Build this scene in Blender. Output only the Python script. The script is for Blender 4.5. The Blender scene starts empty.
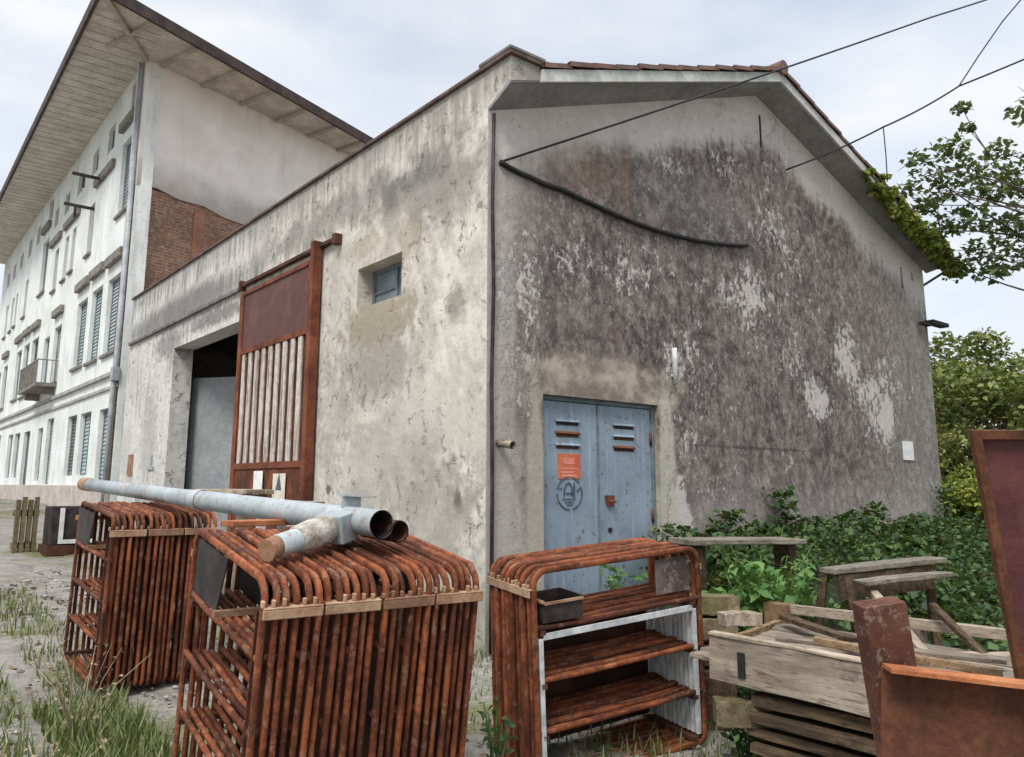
import bpy, math, random
import numpy as np
from mathutils import Vector, Matrix, Euler
random.seed(7); RNG = np.random.default_rng(11)
SC = bpy.context.scene; COL = SC.collection
R = math.radians

# ------------------------------------------------------------------ camera
cd = bpy.data.cameras.new('camera'); cam = bpy.data.objects.new('camera', cd); COL.objects.link(cam)
cam.location = (-4.384, -5.642, 0.0)
yaw, pitch, roll = R(37.997), R(9.759), R(0.314)
fw = Vector((math.sin(yaw)*math.cos(pitch), math.cos(yaw)*math.cos(pitch), math.sin(pitch)))
r0 = Vector((math.cos(yaw), -math.sin(yaw), 0)); u0 = r0.cross(fw)
rt = math.cos(roll)*r0 + math.sin(roll)*u0; up = -math.sin(roll)*r0 + math.cos(roll)*u0
cam.rotation_euler = Matrix((rt, up, -fw)).transposed().to_euler()
cd.sensor_fit = 'HORIZONTAL'; cd.sensor_width = 36.0; cd.lens = 802.15*36/1024
cd.shift_x = (512-488.73)/1024; cd.shift_y = (348.71-378.5)/1024
cd.clip_start = .05; cd.clip_end = 1000
SC.camera = cam

# ------------------------------------------------------------------ sky, sun, exposure
SUN_EL, SUN_AZ = 52, 240        # azimuth the light comes from, clockwise from +Y
w = bpy.data.worlds.new('World'); SC.world = w; w.use_nodes = True
nt = w.node_tree; bg = nt.nodes['Background']
sk = nt.nodes.new('ShaderNodeTexSky'); sk.sky_type = 'NISHITA'; sk.sun_disc = False
sk.sun_elevation = R(SUN_EL); sk.sun_rotation = R(SUN_AZ)
tc = nt.nodes.new('ShaderNodeTexCoord'); mp = nt.nodes.new('ShaderNodeMapping'); mp.inputs['Scale'].default_value = (1, 1, 2.6)
n1 = nt.nodes.new('ShaderNodeTexNoise'); n1.inputs['Scale'].default_value = 2.1; n1.inputs['Detail'].default_value = 7; n1.inputs['Roughness'].default_value = .52
nt.links.new(tc.outputs['Generated'], mp.inputs['Vector']); nt.links.new(mp.outputs['Vector'], n1.inputs['Vector'])
cr = nt.nodes.new('ShaderNodeValToRGB'); cr.color_ramp.elements[0].position = .30; cr.color_ramp.elements[0].color = (.62, .62, .62, 1)
cr.color_ramp.elements[1].position = .56; cr.color_ramp.elements[1].color = (.98, .98, .98, 1)
nt.links.new(n1.outputs['Fac'], cr.inputs['Fac'])
n2 = nt.nodes.new('ShaderNodeTexNoise'); n2.inputs['Scale'].default_value = 3.3; n2.inputs['Detail'].default_value = 6
nt.links.new(mp.outputs['Vector'], n2.inputs['Vector'])
cc = nt.nodes.new('ShaderNodeValToRGB')
cc.color_ramp.elements[0].position = .36; cc.color_ramp.elements[0].color = (3.9, 4.25, 4.8, 1)
cc.color_ramp.elements[1].position = .62; cc.color_ramp.elements[1].color = (4.9, 4.97, 5.08, 1)
nt.links.new(n2.outputs['Fac'], cc.inputs['Fac'])
mx = nt.nodes.new('ShaderNodeMixRGB')
nt.links.new(cr.outputs['Color'], mx.inputs['Fac']); nt.links.new(sk.outputs['Color'], mx.inputs['Color1']); nt.links.new(cc.outputs['Color'], mx.inputs['Color2'])
# sky made brighter overhead, above the view, to light upward faces
sx = nt.nodes.new('ShaderNodeSeparateXYZ'); nt.links.new(tc.outputs['Generated'], sx.inputs[0])
zr_ = nt.nodes.new('ShaderNodeMapRange'); zr_.interpolation_type = 'SMOOTHSTEP'; nt.links.new(sx.outputs[2], zr_.inputs['Value'])
for k_, v_ in (('From Min', .55), ('From Max', .95), ('To Min', 1.), ('To Max', 2.6)): zr_.inputs[k_].default_value = v_
vm = nt.nodes.new('ShaderNodeVectorMath'); vm.operation = 'SCALE'; nt.links.new(mx.outputs['Color'], vm.inputs[0]); nt.links.new(zr_.outputs[0], vm.inputs['Scale'])
nt.links.new(vm.outputs[0], bg.inputs['Color']); bg.inputs['Strength'].default_value = .1
sl = bpy.data.lights.new('sun', 'SUN'); sl.energy = 1.5; sl.angle = R(18); sl.color = (1, .96, .9)
sun = bpy.data.objects.new('sun', sl); COL.objects.link(sun)
az, el = R(SUN_AZ), R(SUN_EL)
sun.rotation_euler = Vector((-math.sin(az)*math.cos(el), -math.cos(az)*math.cos(el), -math.sin(el))).to_track_quat('-Z', 'Y').to_euler()
vs = SC.view_settings; vs.view_transform = 'Standard'; vs.look = 'None'; vs.gamma = 1; vs.use_curve_mapping = False; vs.exposure = 1.0
SC.cycles.max_bounces = 6; SC.cycles.diffuse_bounces = 3; SC.cycles.transparent_max_bounces = 4

# ------------------------------------------------------------------ node helper
class N:
    def __init__(s, name, spec=.3):
        s.m = bpy.data.materials.new(name); s.m.use_nodes = True; s.t = s.m.node_tree; s.l = s.t.links
        s.b = s.t.nodes['Principled BSDF']; s.b.inputs['Specular IOR Level'].default_value = spec
        s._tc = None
    def nd(s, k): return s.t.nodes.new(k)
    def put(s, inp, v):
        if v is None: return
        if hasattr(v, 'links'): s.l.new(v, inp)
        else:
            if isinstance(v, tuple) and len(v) == 3 and inp.type == 'RGBA': v = (*v, 1)
            inp.default_value = v
    def obj(s):
        if not s._tc: s._tc = s.nd('ShaderNodeTexCoord')
        return s._tc.outputs['Object']
    def pos(s): return s.nd('ShaderNodeNewGeometry').outputs['Position']
    def nrm(s): return s.nd('ShaderNodeNewGeometry').outputs['Normal']
    def rnd(s): return s.nd('ShaderNodeObjectInfo').outputs['Random']
    def island(s): return s.nd('ShaderNodeNewGeometry').outputs['Random Per Island']
    def scl(s, v, sc):
        n = s.nd('ShaderNodeVectorMath'); n.operation = 'MULTIPLY'; s.put(n.inputs[0], v); n.inputs[1].default_value = sc; return n.outputs[0]
    def add(s, v, a):
        n = s.nd('ShaderNodeVectorMath'); n.operation = 'ADD'; s.put(n.inputs[0], v); s.put(n.inputs[1], a); return n.outputs[0]
    def sep(s, v):
        n = s.nd('ShaderNodeSeparateXYZ'); s.put(n.inputs[0], v); return n.outputs
    def noise(s, v, scale, detail=4, rough=.55, dist=0):
        n = s.nd('ShaderNodeTexNoise'); s.put(n.inputs['Vector'], v); n.inputs['Scale'].default_value = scale
        n.inputs['Detail'].default_value = detail; n.inputs['Roughness'].default_value = rough; n.inputs['Distortion'].default_value = dist
        return n.outputs['Fac']
    def vor(s, v, scale, feat='F1'):
        n = s.nd('ShaderNodeTexVoronoi'); n.feature = feat; s.put(n.inputs['Vector'], v); n.inputs['Scale'].default_value = scale
        return n.outputs['Distance']
    def ma(s, op, a, b=None, c=None, clamp=False):
        n = s.nd('ShaderNodeMath'); n.operation = op; n.use_clamp = clamp
        s.put(n.inputs[0], a); s.put(n.inputs[1], b); s.put(n.inputs[2], c); return n.outputs[0]
    def ss(s, v, a, b, lo=0., hi=1.):
        n = s.nd('ShaderNodeMapRange'); n.interpolation_type = 'SMOOTHSTEP'; s.put(n.inputs['Value'], v)
        n.inputs['From Min'].default_value = a; n.inputs['From Max'].default_value = b
        n.inputs['To Min'].default_value = lo; n.inputs['To Max'].default_value = hi; return n.outputs[0]
    def mix(s, f, a, b, mode='MIX'):
        n = s.nd('ShaderNodeMixRGB'); n.blend_type = mode; s.put(n.inputs['Fac'], f); s.put(n.inputs['Color1'], a); s.put(n.inputs['Color2'], b); return n.outputs[0]
    def ramp(s, f, stops):
        n = s.nd('ShaderNodeValToRGB'); e = n.color_ramp.elements
        while len(e) < len(stops): e.new(.5)
        for x, (p, c) in zip(e, stops): x.position = p; x.color = (*c, 1)
        s.put(n.inputs['Fac'], f); return n.outputs['Color']
    def fin(s, col, rough=.8, bump=None, bs=.3, bd=.02, metal=0.):
        s.put(s.b.inputs['Base Color'], col); s.put(s.b.inputs['Roughness'], rough); s.put(s.b.inputs['Metallic'], metal)
        if bump is not None:
            n = s.nd('ShaderNodeBump'); n.inputs['Strength'].default_value = bs; n.inputs['Distance'].default_value = bd
            s.put(n.inputs['Height'], bump); s.l.new(n.outputs[0], s.b.inputs['Normal'])
        return s.m
    def patch(s, a, b, ca, cb, ra, rb, nz, k=1.2, soft=.35):
        """noisy ellipse mask in the (a,b) plane"""
        x = s.ma('DIVIDE', s.ma('SUBTRACT', a, ca), ra); y = s.ma('DIVIDE', s.ma('SUBTRACT', b, cb), rb)
        d = s.ma('SQRT', s.ma('ADD', s.ma('MULTIPLY', x, x), s.ma('MULTIPLY', y, y)))
        d = s.ma('ADD', d, s.ma('MULTIPLY', s.ma('SUBTRACT', nz, .5), k))
        return s.ss(d, 1-soft, 1+soft, 1., 0.)

# ------------------------------------------------------------------ materials
def mat_gable():
    n = N('stained_gable_plaster', .2); p = n.pos(); o = n.sep(p); x, z = o[0], o[2]
    fine = n.noise(p, 9, 8, .68); mid = n.noise(p, 2.6, 6, .6); big = n.noise(p, .75, 4, .5)
    streak = n.noise(n.scl(p, (5.5, 1, .55)), 1.6, 7, .62)
    streak2 = n.noise(n.scl(p, (16, 1, 1.6)), 1.2, 6, .65)
    speck = n.noise(n.scl(p, (1.25, 1, .8)), 11, 5, .72, .6)
    base = n.mix(mid, (.46, .43, .39), (.66, .63, .585)); base = n.mix(n.ss(fine, .35, .7), n.mix(.4, base, (.36, .33, .3)), base)
    # depth below the soffit line
    sof = n.ma('SUBTRACT', 5.13, n.ma('MULTIPLY', n.ma('ABSOLUTE', n.ma('SUBTRACT', x, 4.5)), .356))
    d = n.ma('SUBTRACT', sof, z)
    d2 = n.ma('ADD', d, n.ma('ADD', n.ma('MULTIPLY', n.ma('SUBTRACT', big, .5), .9), n.ma('ADD', n.ma('MULTIPLY', n.ma('SUBTRACT', streak, .5), .45), n.ma('MULTIPLY', n.ma('SUBTRACT', fine, .5), .7))))
    dirt = n.ss(d2, .42, .82)
    # the lower edge bleaches, the left corner strip and the far right stay paler
    low = n.ss(n.ma('ADD', z, n.ma('MULTIPLY', n.ma('SUBTRACT', mid, .5), .9)), -.95, .45, .55, 1.)
    lef = n.ss(n.ma('ADD', x, n.ma('MULTIPLY', n.ma('SUBTRACT', streak, .5), .8)), .0, .5, .35, 1.)
    rig = n.ss(x, 6.2, 8.8, 1., .85)
    lefttop = n.ss(n.ma('ADD', x, n.ma('MULTIPLY', z, -.35)), -1.1, .3, .55, 1.)
    amt = n.ma('MULTIPLY', n.ma('MULTIPLY', n.ma('MULTIPLY', dirt, low), n.ma('MULTIPLY', lef, rig)), lefttop)
    blot = n.noise(n.scl(p, (1.15, 1, .95)), 8, 9, .78, .25); blot2 = n.noise(n.scl(p, (1.2, 1, .8)), 3.6, 6, .66)
    amt = n.ma('MULTIPLY', amt, n.ss(n.ma('ADD', n.ma('MULTIPLY', blot, .6), n.ma('MULTIPLY', blot2, .4)), .46, .70, 1., .60))
    dark = n.mix(n.ss(blot, .36, .64), (.078, .060, .055), (.215, .175, .158))
    dark = n.mix(n.ss(blot2, .48, .66, 0, .6), dark, (.150, .110, .094))
    dark = n.mix(n.ss(n.noise(n.scl(p, (2.5, 1, .5)), .9, 5, .6), .5, .66, 0, .5), dark, (.100, .080, .077))
    lay = n.noise(n.scl(p, (1, 1, .8)), 1.5, 7, .7, .5); dark = n.mix(n.ss(lay, .44, .58, 0, .75), dark, n.mix(n.ss(blot, .4, .6), (.050, .039, .038), (.105, .082, .076)))
    dark = n.mix(n.ss(n.noise(n.scl(p, (1, 1, .7)), 2.3, 7, .72, .3), .53, .63, 0, .55), dark, (.225, .19, .17))
    dark = n.mix(n.ss(x, 5.6, 8.2, 0, .65), dark, n.mix(n.ss(blot, .36, .64), (.095, .09, .075), (.20, .19, .165)))
    dark = n.mix(n.ma('MULTIPLY', n.patch(x, z, 2.9, 3.35, 1.15, .5, big, 1.8, .7), .45), dark, (.105, .112, .110))
    col = n.mix(amt, base, dark)
    fs = n.noise(n.scl(p, (1.2, 1, .7)), 26, 5, .7); col = n.mix(n.ma('MULTIPLY', n.ss(n.ma('ADD', fs, n.ma('MULTIPLY', n.ma('SUBTRACT', blot2, .5), .5)), .57, .66), .5), col, (.40, .37, .34))
    # pale specks where the skin of the plaster has gone, thick in places
    reg = n.ma('MULTIPLY', n.ma('SUBTRACT', n.noise(p, 1.15, 4, .6), .5), .42)
    spk = n.ma('ADD', n.ma('MULTIPLY', n.noise(n.scl(p, (1.3, 1, .85)), 8.5, 7, .74, .3), .7), n.ma('MULTIPLY', n.noise(n.scl(p, (1.2, 1, .9)), 22, 4, .7), .3))
    E_ = None
    for (ca, cb, ra, rb, a) in ((6.45, 1.80, .42, .58, .155), (6.85, 1.15, .42, .5, .15), (7.4, 1.0, .26, .35, .2), (5.50, 1.2, .34, .32, .17), (4.2, 2.35, .7, .45, .12),
                                (2.63, -.45, .17, .42, .5), (3.6, 3.95, .8, .25, .10), (2.72, 3.75, .35, .25, .12), (7.6, 1.7, .4, .4, .1), (4.75, .35, .2, .25, .10), (2.6, 1.25, .18, .30, .16),
                                (5.0, 1.9, .9, .9, .085), (.35, 1.6, .3, .9, .11), (4.7, 3.6, .6, .5, .08), (1.6, 2.4, .9, .6, .06), (3.0, 1.2, .9, 1.0, .05), (7.9, 1.4, .6, 1.0, .06), (3.4, .2, .6, .4, .06)):
        m_ = n.ma('MULTIPLY', n.patch(x, z, ca, cb, ra, rb, mid, 1.2, .65), a); E_ = m_ if E_ is None else n.ma('MAXIMUM', E_, m_)
    sp = n.ss(n.ma('ADD', spk, n.ma('ADD', reg, E_)), .58, .66)
    col = n.mix(n.ma('MULTIPLY', sp, .8), col, n.mix(fine, (.44, .41, .375), (.62, .59, .56)))
    # newer render round the metal door
    dn = n.noise(p, 4, 5, .6)
    sur = n.patch(x, z, 1.55, 1.02, 1.15, .30, dn, 1.3, .3)
    col = n.mix(n.ma('MULTIPLY', sur, .85), col, n.mix(n.ss(dn, .35, .6), (.42, .37, .30), (.20, .165, .14)))
    jam = n.ma('MULTIPLY', n.patch(x, z, 2.46, -.1, .14, 1.2, dn, .6, .25), .9); col = n.mix(jam, col, (.44, .40, .34))
    jam = n.ma('MULTIPLY', n.patch(x, z, .58, -.2, .11, 1.3, dn, .9, .3), .8); col = n.mix(jam, col, (.40, .36, .30))
    col = n.mix(n.ma('MULTIPLY', n.patch(x, z, .2, -.3, .22, 1.6, dn, .9, .5), .55), col, (.42, .39, .34))
    # rust run below the verge, horizontal day joint
    ru = n.ma('MULTIPLY', n.patch(x, z, 1.92, 3.35, .09, .42, streak2, 1.6, .7), .4); col = n.mix(ru, col, (.20, .10, .07))
    ru = n.ma('MULTIPLY', n.patch(x, z, 1.2, 3.3, .5, .3, streak2, 1.6, .7), .3); col = n.mix(ru, col, (.30, .21, .15))
    jt = n.patch(x, z, 4.1, .47, 1.2, .018, mid, .5, .3); col = n.mix(n.ma('MULTIPLY', jt, .6), col, (.05, .045, .04))
    col = n.mix(n.ss(z, -.75, -1.25), col, n.mix(.5, col, (.07, .085, .045)))
    h = n.ma('ADD', n.ma('MULTIPLY', fine, .6), n.ma('ADD', n.ma('MULTIPLY', mid, .5), n.ma('MULTIPLY', sp, -.5)))
    return n.fin(col, .93, h, .75, .03)

def mat_side():
    n = N('weathered_side_plaster', .2); p = n.pos(); o = n.sep(p); y, z = o[1], o[2]
    fine = n.noise(p, 10, 8, .7); mid = n.noise(p, 2.4, 6, .62); big = n.noise(p, .8, 4, .5)
    pits = n.noise(p, 6.5, 6, .72, .4); streak = n.noise(n.scl(p, (1, 5, .45)), 1.7, 7, .64)
    base = n.mix(n.ss(mid, .3, .7), (.47, .43, .37), (.72, .675, .605))
    base = n.mix(n.ss(n.ma('ADD', y, n.ma('MULTIPLY', big, 2)), 5, 8.5), base, n.mix(mid, (.52, .51, .475), (.70, .69, .65)))
    base = n.mix(n.ss(big, .45, .65, 0, .45), base, (.39, .365, .335))
    base = n.mix(n.ss(fine, .3, .55, .55, 0.), base, (.30, .275, .24))
    # black mould coming down from the coping
    d = n.ma('SUBTRACT', 3.97, z); k = n.ma('ADD', n.ma('MULTIPLY', streak, 1.5), n.ma('MULTIPLY', mid, .8))
    mold = n.ss(n.ma('SUBTRACT', k, n.ma('MULTIPLY', d, .75)), .70, 1.15)
    band = n.ma('MULTIPLY', n.patch(y, z, 3.2, 3.30, 2.2, .24, mid, 2.6, .5), .6)
    band2 = n.ma('MULTIPLY', n.patch(y, z, 1.1, 3.1, .9, .42, mid, 2.4, .5), .62)
    band3 = n.ma('MULTIPLY', n.patch(y, z, 9.2, 3.15, 3.6, .28, streak, 2.2, .4), .8)
    for f in (n.ma('MULTIPLY', mold, .62), band, band2, band3): base = n.mix(f, base, n.mix(mid, (.085, .085, .08), (.20, .195, .18)))
    # runs below the ledge beside the opening
    run = n.ma('MULTIPLY', n.ss(streak, .50, .68), n.ma('MULTIPLY', n.ss(y, 5.6, 8.6), n.ss(z, -.6, 2.7)))
    base = n.mix(n.ma('MULTIPLY', run, .72), base, (.17, .165, .155))
    # pits, blown spots and repaired patches
    pm = n.ma('MULTIPLY', n.ss(pits, .57, .64), n.ss(n.noise(p, 1.3, 4, .6), .40, .56))
    base = n.mix(n.ma('MULTIPLY', pm, .72), base, (.20, .18, .155))
    pn = n.noise(p, 5, 5, .65)
    for (ca, cb, ra, rb, c, a) in ((2.0, 1.85, .62, .22, (.34, .29, .20), .6), (.5, 1.75, .16, .16, (.25, .225, .19), .75), (1.9, 1.25, .6, .3, (.30, .275, .24), .5), (1.5, .2, 1.6, .55, (.33, .31, .275), .5),
                                   (.55, 2.9, .4, .35, (.27, .25, .22), .55), (1.35, 2.6, .22, .26, (.30, .25, .18), .6), (2.35, 2.75, .5, .13, (.32, .28, .2), .45), (.42, -.12, .07, .09, (.06, .05, .04), .9), (3.0, -.05, .06, .06, (.06, .05, .04), .8),
                                   (.3, .55, .35, .22, (.56, .52, .45), .7), (2.2, .75, .3, .06, (.62, .58, .5), .8), (1.0, 1.0, .5, .5, (.58, .54, .47), .45), (2.1, 1.35, .95, .42, (.27, .25, .225), .6), (2.0, 1.80, .75, .28, (.25, .21, .145), .65), (1.9, 2.2, .85, .75, (.38, .33, .255), .35), (2.9, .9, .5, .5, (.29, .27, .25), .5), (.9, -.3, .8, .5, (.26, .25, .22), .5), (7.2, 2.72, 1.6, .14, (.13, .13, .12), .75), (9.8, 2.6, .8, .25, (.13, .13, .125), .6), (10.6, .9, .5, 1.0, (.30, .29, .27), .5)):
        base = n.mix(n.ma('MULTIPLY', n.patch(y, z, ca, cb, ra, rb, pn, 2.4, .45), a), base, c)
    base = n.mix(n.ss(z, -.5, -1.1, 0., .55), base, (.17, .17, .12))
    h = n.ma('ADD', n.ma('MULTIPLY', fine, .55), n.ma('ADD', n.ma('MULTIPLY', mid, .55), n.ma('MULTIPLY', pm, -.7)))
    return n.fin(base, .93, h, .7, .03)

def mat_plain(name, c1, c2, scale=3, rough=.85, fines=14, bs=.35, bd=.01, world=True, spec=.25, vs=(1, 1, 1), metal=0.):
    n = N(name, spec); p = n.pos() if world else n.obj(); p = n.scl(p, vs)
    if not world:
        q = n.nd('ShaderNodeCombineXYZ'); r = n.ma('MULTIPLY', n.rnd(), 37.); n.put(q.inputs[0], r); n.put(q.inputs[1], r); n.put(q.inputs[2], r); p = n.add(p, q.outputs[0])
    a = n.noise(p, scale, 6, .62); b = n.noise(p, fines, 5, .65)
    col = n.mix(n.ss(a, .34, .66), c1, c2); col = n.mix(n.ss(b, .35, .65, .35, 0.), col, tuple(x*.55 for x in c1))
    return n.fin(col, rough, n.ma('ADD', a, b), bs, bd, metal)

def mat_rust(name, dark, mid, lite, pale=None, pa=.0, rough=.82):
    n = N(name, .25); p = n.obj(); q = n.nd('ShaderNodeCombineXYZ'); r = n.ma('MULTIPLY', n.rnd(), 53.)
    for i in range(3): n.put(q.inputs[i], r)
    p = n.add(p, q.outputs[0])
    a = n.noise(p, 5, 7, .66); b = n.noise(p, 38, 5, .7); c = n.noise(p, 1.6, 4, .5)
    col = n.ramp(n.ma('ADD', n.ma('MULTIPLY', a, .6), n.ma('MULTIPLY', b, .4)), [(.30, dark), (.48, mid), (.66, lite)])
    col = n.mix(n.ss(c, .5, .68, 0., .55), col, dark)
    col = n.mix(n.ss(n.rnd(), .55, 1., 0., .45), col, dark); col = n.mix(n.ss(n.noise(p, 2.6, 5, .6), .52, .66, 0., .5), col, lite)
    if pale: col = n.mix(n.ma('MULTIPLY', n.ss(n.noise(p, 11, 6, .75), .54, .60), pa), col, pale)
    return n.fin(col, rough, n.ma('ADD', a, b), .5, .006)

def mat_wood(name, c1, c2, axis=0, moss=0.):
    n = N(name, .15); p = n.obj(); sc = [9, 9, 9]; sc[axis] = .9
    q = n.nd('ShaderNodeCombineXYZ'); r = n.ma('MULTIPLY', n.rnd(), 31.)
    for i in range(3): n.put(q.inputs[i], r)
    p2 = n.add(p, q.outputs[0])
    g = n.noise(n.scl(p2, tuple(sc)), 2.4, 7, .65, .4); a = n.noise(p2, 2.2, 5, .6)
    col = n.mix(n.ss(g, .33, .66), c1, c2); col = n.mix(n.ss(a, .4, .7, 0., .5), col, tuple(x*.6 for x in c1))
    col = n.mix(n.ss(n.rnd(), 0., 1., 0., .45), col, tuple(x*.5 for x in c1)); sm = n.noise(p2, 6, 6, .7); col = n.mix(n.ss(sm, .52, .66, 0, .65), col, tuple(x*.42 for x in c1)); col = n.mix(n.ss(n.noise(n.scl(p2, tuple(3*q_ for q_ in sc)), 3, 3, .6), .56, .64, 0, .6), col, tuple(x*.3 for x in c1))
    if moss: col = n.mix(n.ma('MULTIPLY', n.ss(n.noise(p2, 4, 5, .7), .5, .6), moss), col, (.09, .10, .025))
    return n.fin(col, .9, g, .6, .008)

def mat_leaf(name, c1, c2, c3, trans=.25, dead=None):
    n = N(name, .3); i = n.island(); col = n.ramp(i, [(0, c1), (.55, c2), (1 if not dead else .965, c3)] + ([(.985, dead)] if dead else []))
    n.put(n.b.inputs['Base Color'], col); n.b.inputs['Roughness'].default_value = .55
    t = n.nd('ShaderNodeBsdfTranslucent'); n.put(t.inputs['Color'], n.mix(.4, col, (.25, .30, .03)))
    m = n.nd('ShaderNodeMixShader'); m.inputs['Fac'].default_value = trans
    n.l.new(n.b.outputs[0], m.inputs[1]); n.l.new(t.outputs[0], m.inputs[2]); n.l.new(m.outputs[0], n.t.nodes['Material Output'].inputs['Surface'])
    return n.m

def mat_brick():
    n = N('red_brick', .2); p = n.obj()
    m = n.nd('ShaderNodeMapping'); m.inputs['Rotation'].default_value = (R(90), 0, 0); n.l.new(p, m.inputs['Vector'])
    b = n.nd('ShaderNodeTexBrick'); n.l.new(m.outputs[0], b.inputs['Vector']); b.inputs['Scale'].default_value = 1
    b.inputs['Brick Width'].default_value = .26; b.inputs['Row Height'].default_value = .075; b.inputs['Mortar Size'].default_value = .010
    b.inputs['Color1'].default_value = (.20, .085, .055, 1); b.inputs['Color2'].default_value = (.30, .14, .085, 1); b.inputs['Mortar'].default_value = (.30, .26, .22, 1)
    a = n.noise(p, 1.6, 6, .65); f = n.noise(p, 9, 5, .7)
    col = n.mix(n.ss(a, .42, .60, 0, .7), b.outputs['Color'], (.15, .10, .065)); col = n.mix(n.ss(f, .50, .64, 0, .8), col, (.36, .27, .19)); col = n.mix(n.ss(n.noise(p, 3.2, 6, .7), .54, .64, 0, .7), col, (.30, .13, .075))
    return n.fin(col, .92, n.ma('ADD', n.ma('MULTIPLY', b.outputs['Fac'], -1.), f), .6, .02)

def mat_factory():
    n = N('factory_plaster', .2); p = n.pos(); a = n.noise(p, .9, 6, .6); s = n.noise(n.scl(p, (3, 3, .35)), 1.4, 6, .6); f = n.noise(p, 9, 5, .65)
    col = n.mix(n.ss(a, .35, .65), (.64, .665, .635), (.77, .795, .77)); col = n.mix(n.ss(s, .52, .70, 0, .45), col, (.36, .34, .30)); col = n.mix(n.ss(f, .3, .5, .3, 0), col, (.4, .38, .34))
    return n.fin(col, .9, f, .4, .02)

def mat_upper():
    n = N('upper_gable_plaster', .2); p = n.pos(); z = n.sep(p)[2]; a = n.noise(p, 1.2, 6, .62); f = n.noise(p, 8, 5, .65); s = n.noise(n.scl(p, (3, 3, .4)), 1.3, 6, .6)
    col = n.mix(n.ss(a, .3, .7), (.74, .70, .64), (.86, .83, .78))
    col = n.mix(n.ss(n.ma('ADD', z, n.ma('MULTIPLY', a, -1.6)), 6.0, 7.0, .75, 0.), col, (.27, .25, .22))
    col = n.mix(n.ss(s, .54, .72, 0, .2), col, (.44, .39, .33))
    return n.fin(col, .9, f, .4, .02)

def mat_ground():
    n = N('yard_dirt', .15); p = n.pos(); a = n.noise(p, .8, 6, .6); b = n.noise(p, 5, 7, .7); c = n.noise(p, 30, 4, .7); c_ = n.ss(c, .35, .65); v = n.vor(p, 22)
    d_ = n.noise(p, 70, 4, .7); col = n.mix(n.ss(b, .35, .65), (.20, .185, .165), (.36, .345, .315)); col = n.mix(n.ss(d_, .36, .64), n.mix(.5, col, (.12, .10, .08)), col); col = n.mix(n.ss(n.ma('ADD', a, n.ma('MULTIPLY', b, .3)), .68, .80), col, n.mix(c_, (.10, .115, .045), (.19, .18, .10)))
    col = n.mix(n.ss(c, .3, .5, .55, 0.), col, (.11, .10, .08)); col = n.mix(n.ss(v, .08, .2, .5, 0), col, (.36, .34, .31))
    return n.fin(col, .95, n.ma('ADD', b, n.ma('MULTIPLY', c, .5)), .8, .03)

def mat_tile():
    n = N('clay_tile', .2); p = n.pos(); a = n.noise(p, 4, 5, .65); b = n.noise(p, 14, 4, .7)
    col = n.mix(n.ss(a, .35, .65), (.13, .065, .05), (.22, .125, .10)); col = n.mix(n.ss(b, .45, .62, 0, .8), col, (.12, .11, .10))
    return n.fin(col, .9, b, .4, .01)

M = {}
M['gable'] = mat_gable(); M['side'] = mat_side(); M['brick'] = mat_brick(); M['factory'] = mat_factory(); M['upper'] = mat_upper(); M['ground'] = mat_ground(); M['tile'] = mat_tile()
M['concrete'] = mat_plain('grey_concrete', (.30, .29, .27), (.46, .44, .41))
M['soffit'] = mat_plain('soffit_boards', (.52, .475, .405), (.70, .65, .575), 2.2)
M['soffit_dk'] = mat_plain('soffit_rafters', (.40, .355, .30), (.54, .49, .42), 2.2)
M['soffit_grey'] = mat_plain('soffit_grey', (.20, .20, .195), (.30, .30, .29), 1.6)
M['fascia'] = mat_plain('pale_fascia', (.42, .42, .39), (.60, .60, .57), 3)
M['fascia_brown'] = mat_plain('brown_fascia', (.055, .042, .038), (.10, .075, .065), 3)
M['coping'] = mat_plain('coping', (.085, .055, .048), (.17, .115, .10), 4)
M['coping_grey'] = mat_plain('coping_dark', (.12, .11, .105), (.22, .205, .195), 4)
M['rust'] = mat_rust('rusty_steel', (.030, .012, .008), (.135, .043, .020), (.27, .095, .042))
M['rust_rib'] = mat_rust('rusty_rib', (.020, .008, .006), (.125, .035, .015), (.37, .112, .040), (.48, .36, .25), .15)
M['plate_mottled'] = mat_rust('mottled_plate', (.03, .02, .018), (.10, .075, .07), (.20, .16, .15), (.34, .28, .25), .4)
M['rust_orange'] = mat_rust('orange_rust', (.12, .040, .016), (.34, .115, .042), (.52, .23, .10))
M['rust_pale'] = mat_rust('pale_rust', (.14, .06, .032), (.34, .20, .12), (.50, .37, .25))
M['rust_dark'] = mat_rust('dark_rust', (.020, .010, .008), (.060, .024, .015), (.12, .05, .028))
M['rust_web'] = mat_rust('brown_rust', (.030, .013, .009), (.095, .036, .019), (.19, .075, .036))
M['rust_red'] = mat_rust('red_rust', (.045, .014, .010), (.14, .042, .022), (.25, .088, .042))
M['rust_flake'] = mat_rust('flaking_paint_rust', (.035, .014, .010), (.13, .050, .030), (.24, .11, .07), (.36, .27, .21), .35)
M['maroon'] = mat_rust('maroon_paint', (.060, .020, .022), (.095, .032, .032), (.13, .050, .045), rough=.6)
M['maroon_sheet'] = mat_rust('maroon_sheet', (.085, .038, .034), (.125, .055, .047), (.165, .085, .07), rough=.7)
def slatm():
    n = N('rust_streaked_slat', .2); p = n.pos(); a = n.noise(n.scl(p, (1, 7, .6)), 2.2, 6, .65); f = n.noise(p, 9, 6, .7); z = n.sep(p)[2]
    col = n.mix(n.ss(f, .35, .65), (.40, .35, .30), (.58, .53, .47)); col = n.mix(n.ss(a, .48, .64, 0, .8), col, (.19, .085, .045))
    return n.fin(col, .8, f, .3, .01)
M['slat'] = slatm()
M['steel_dark'] = mat_plain('dark_steel', (.018, .014, .013), (.058, .044, .040), 6, .6, world=False)
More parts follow.
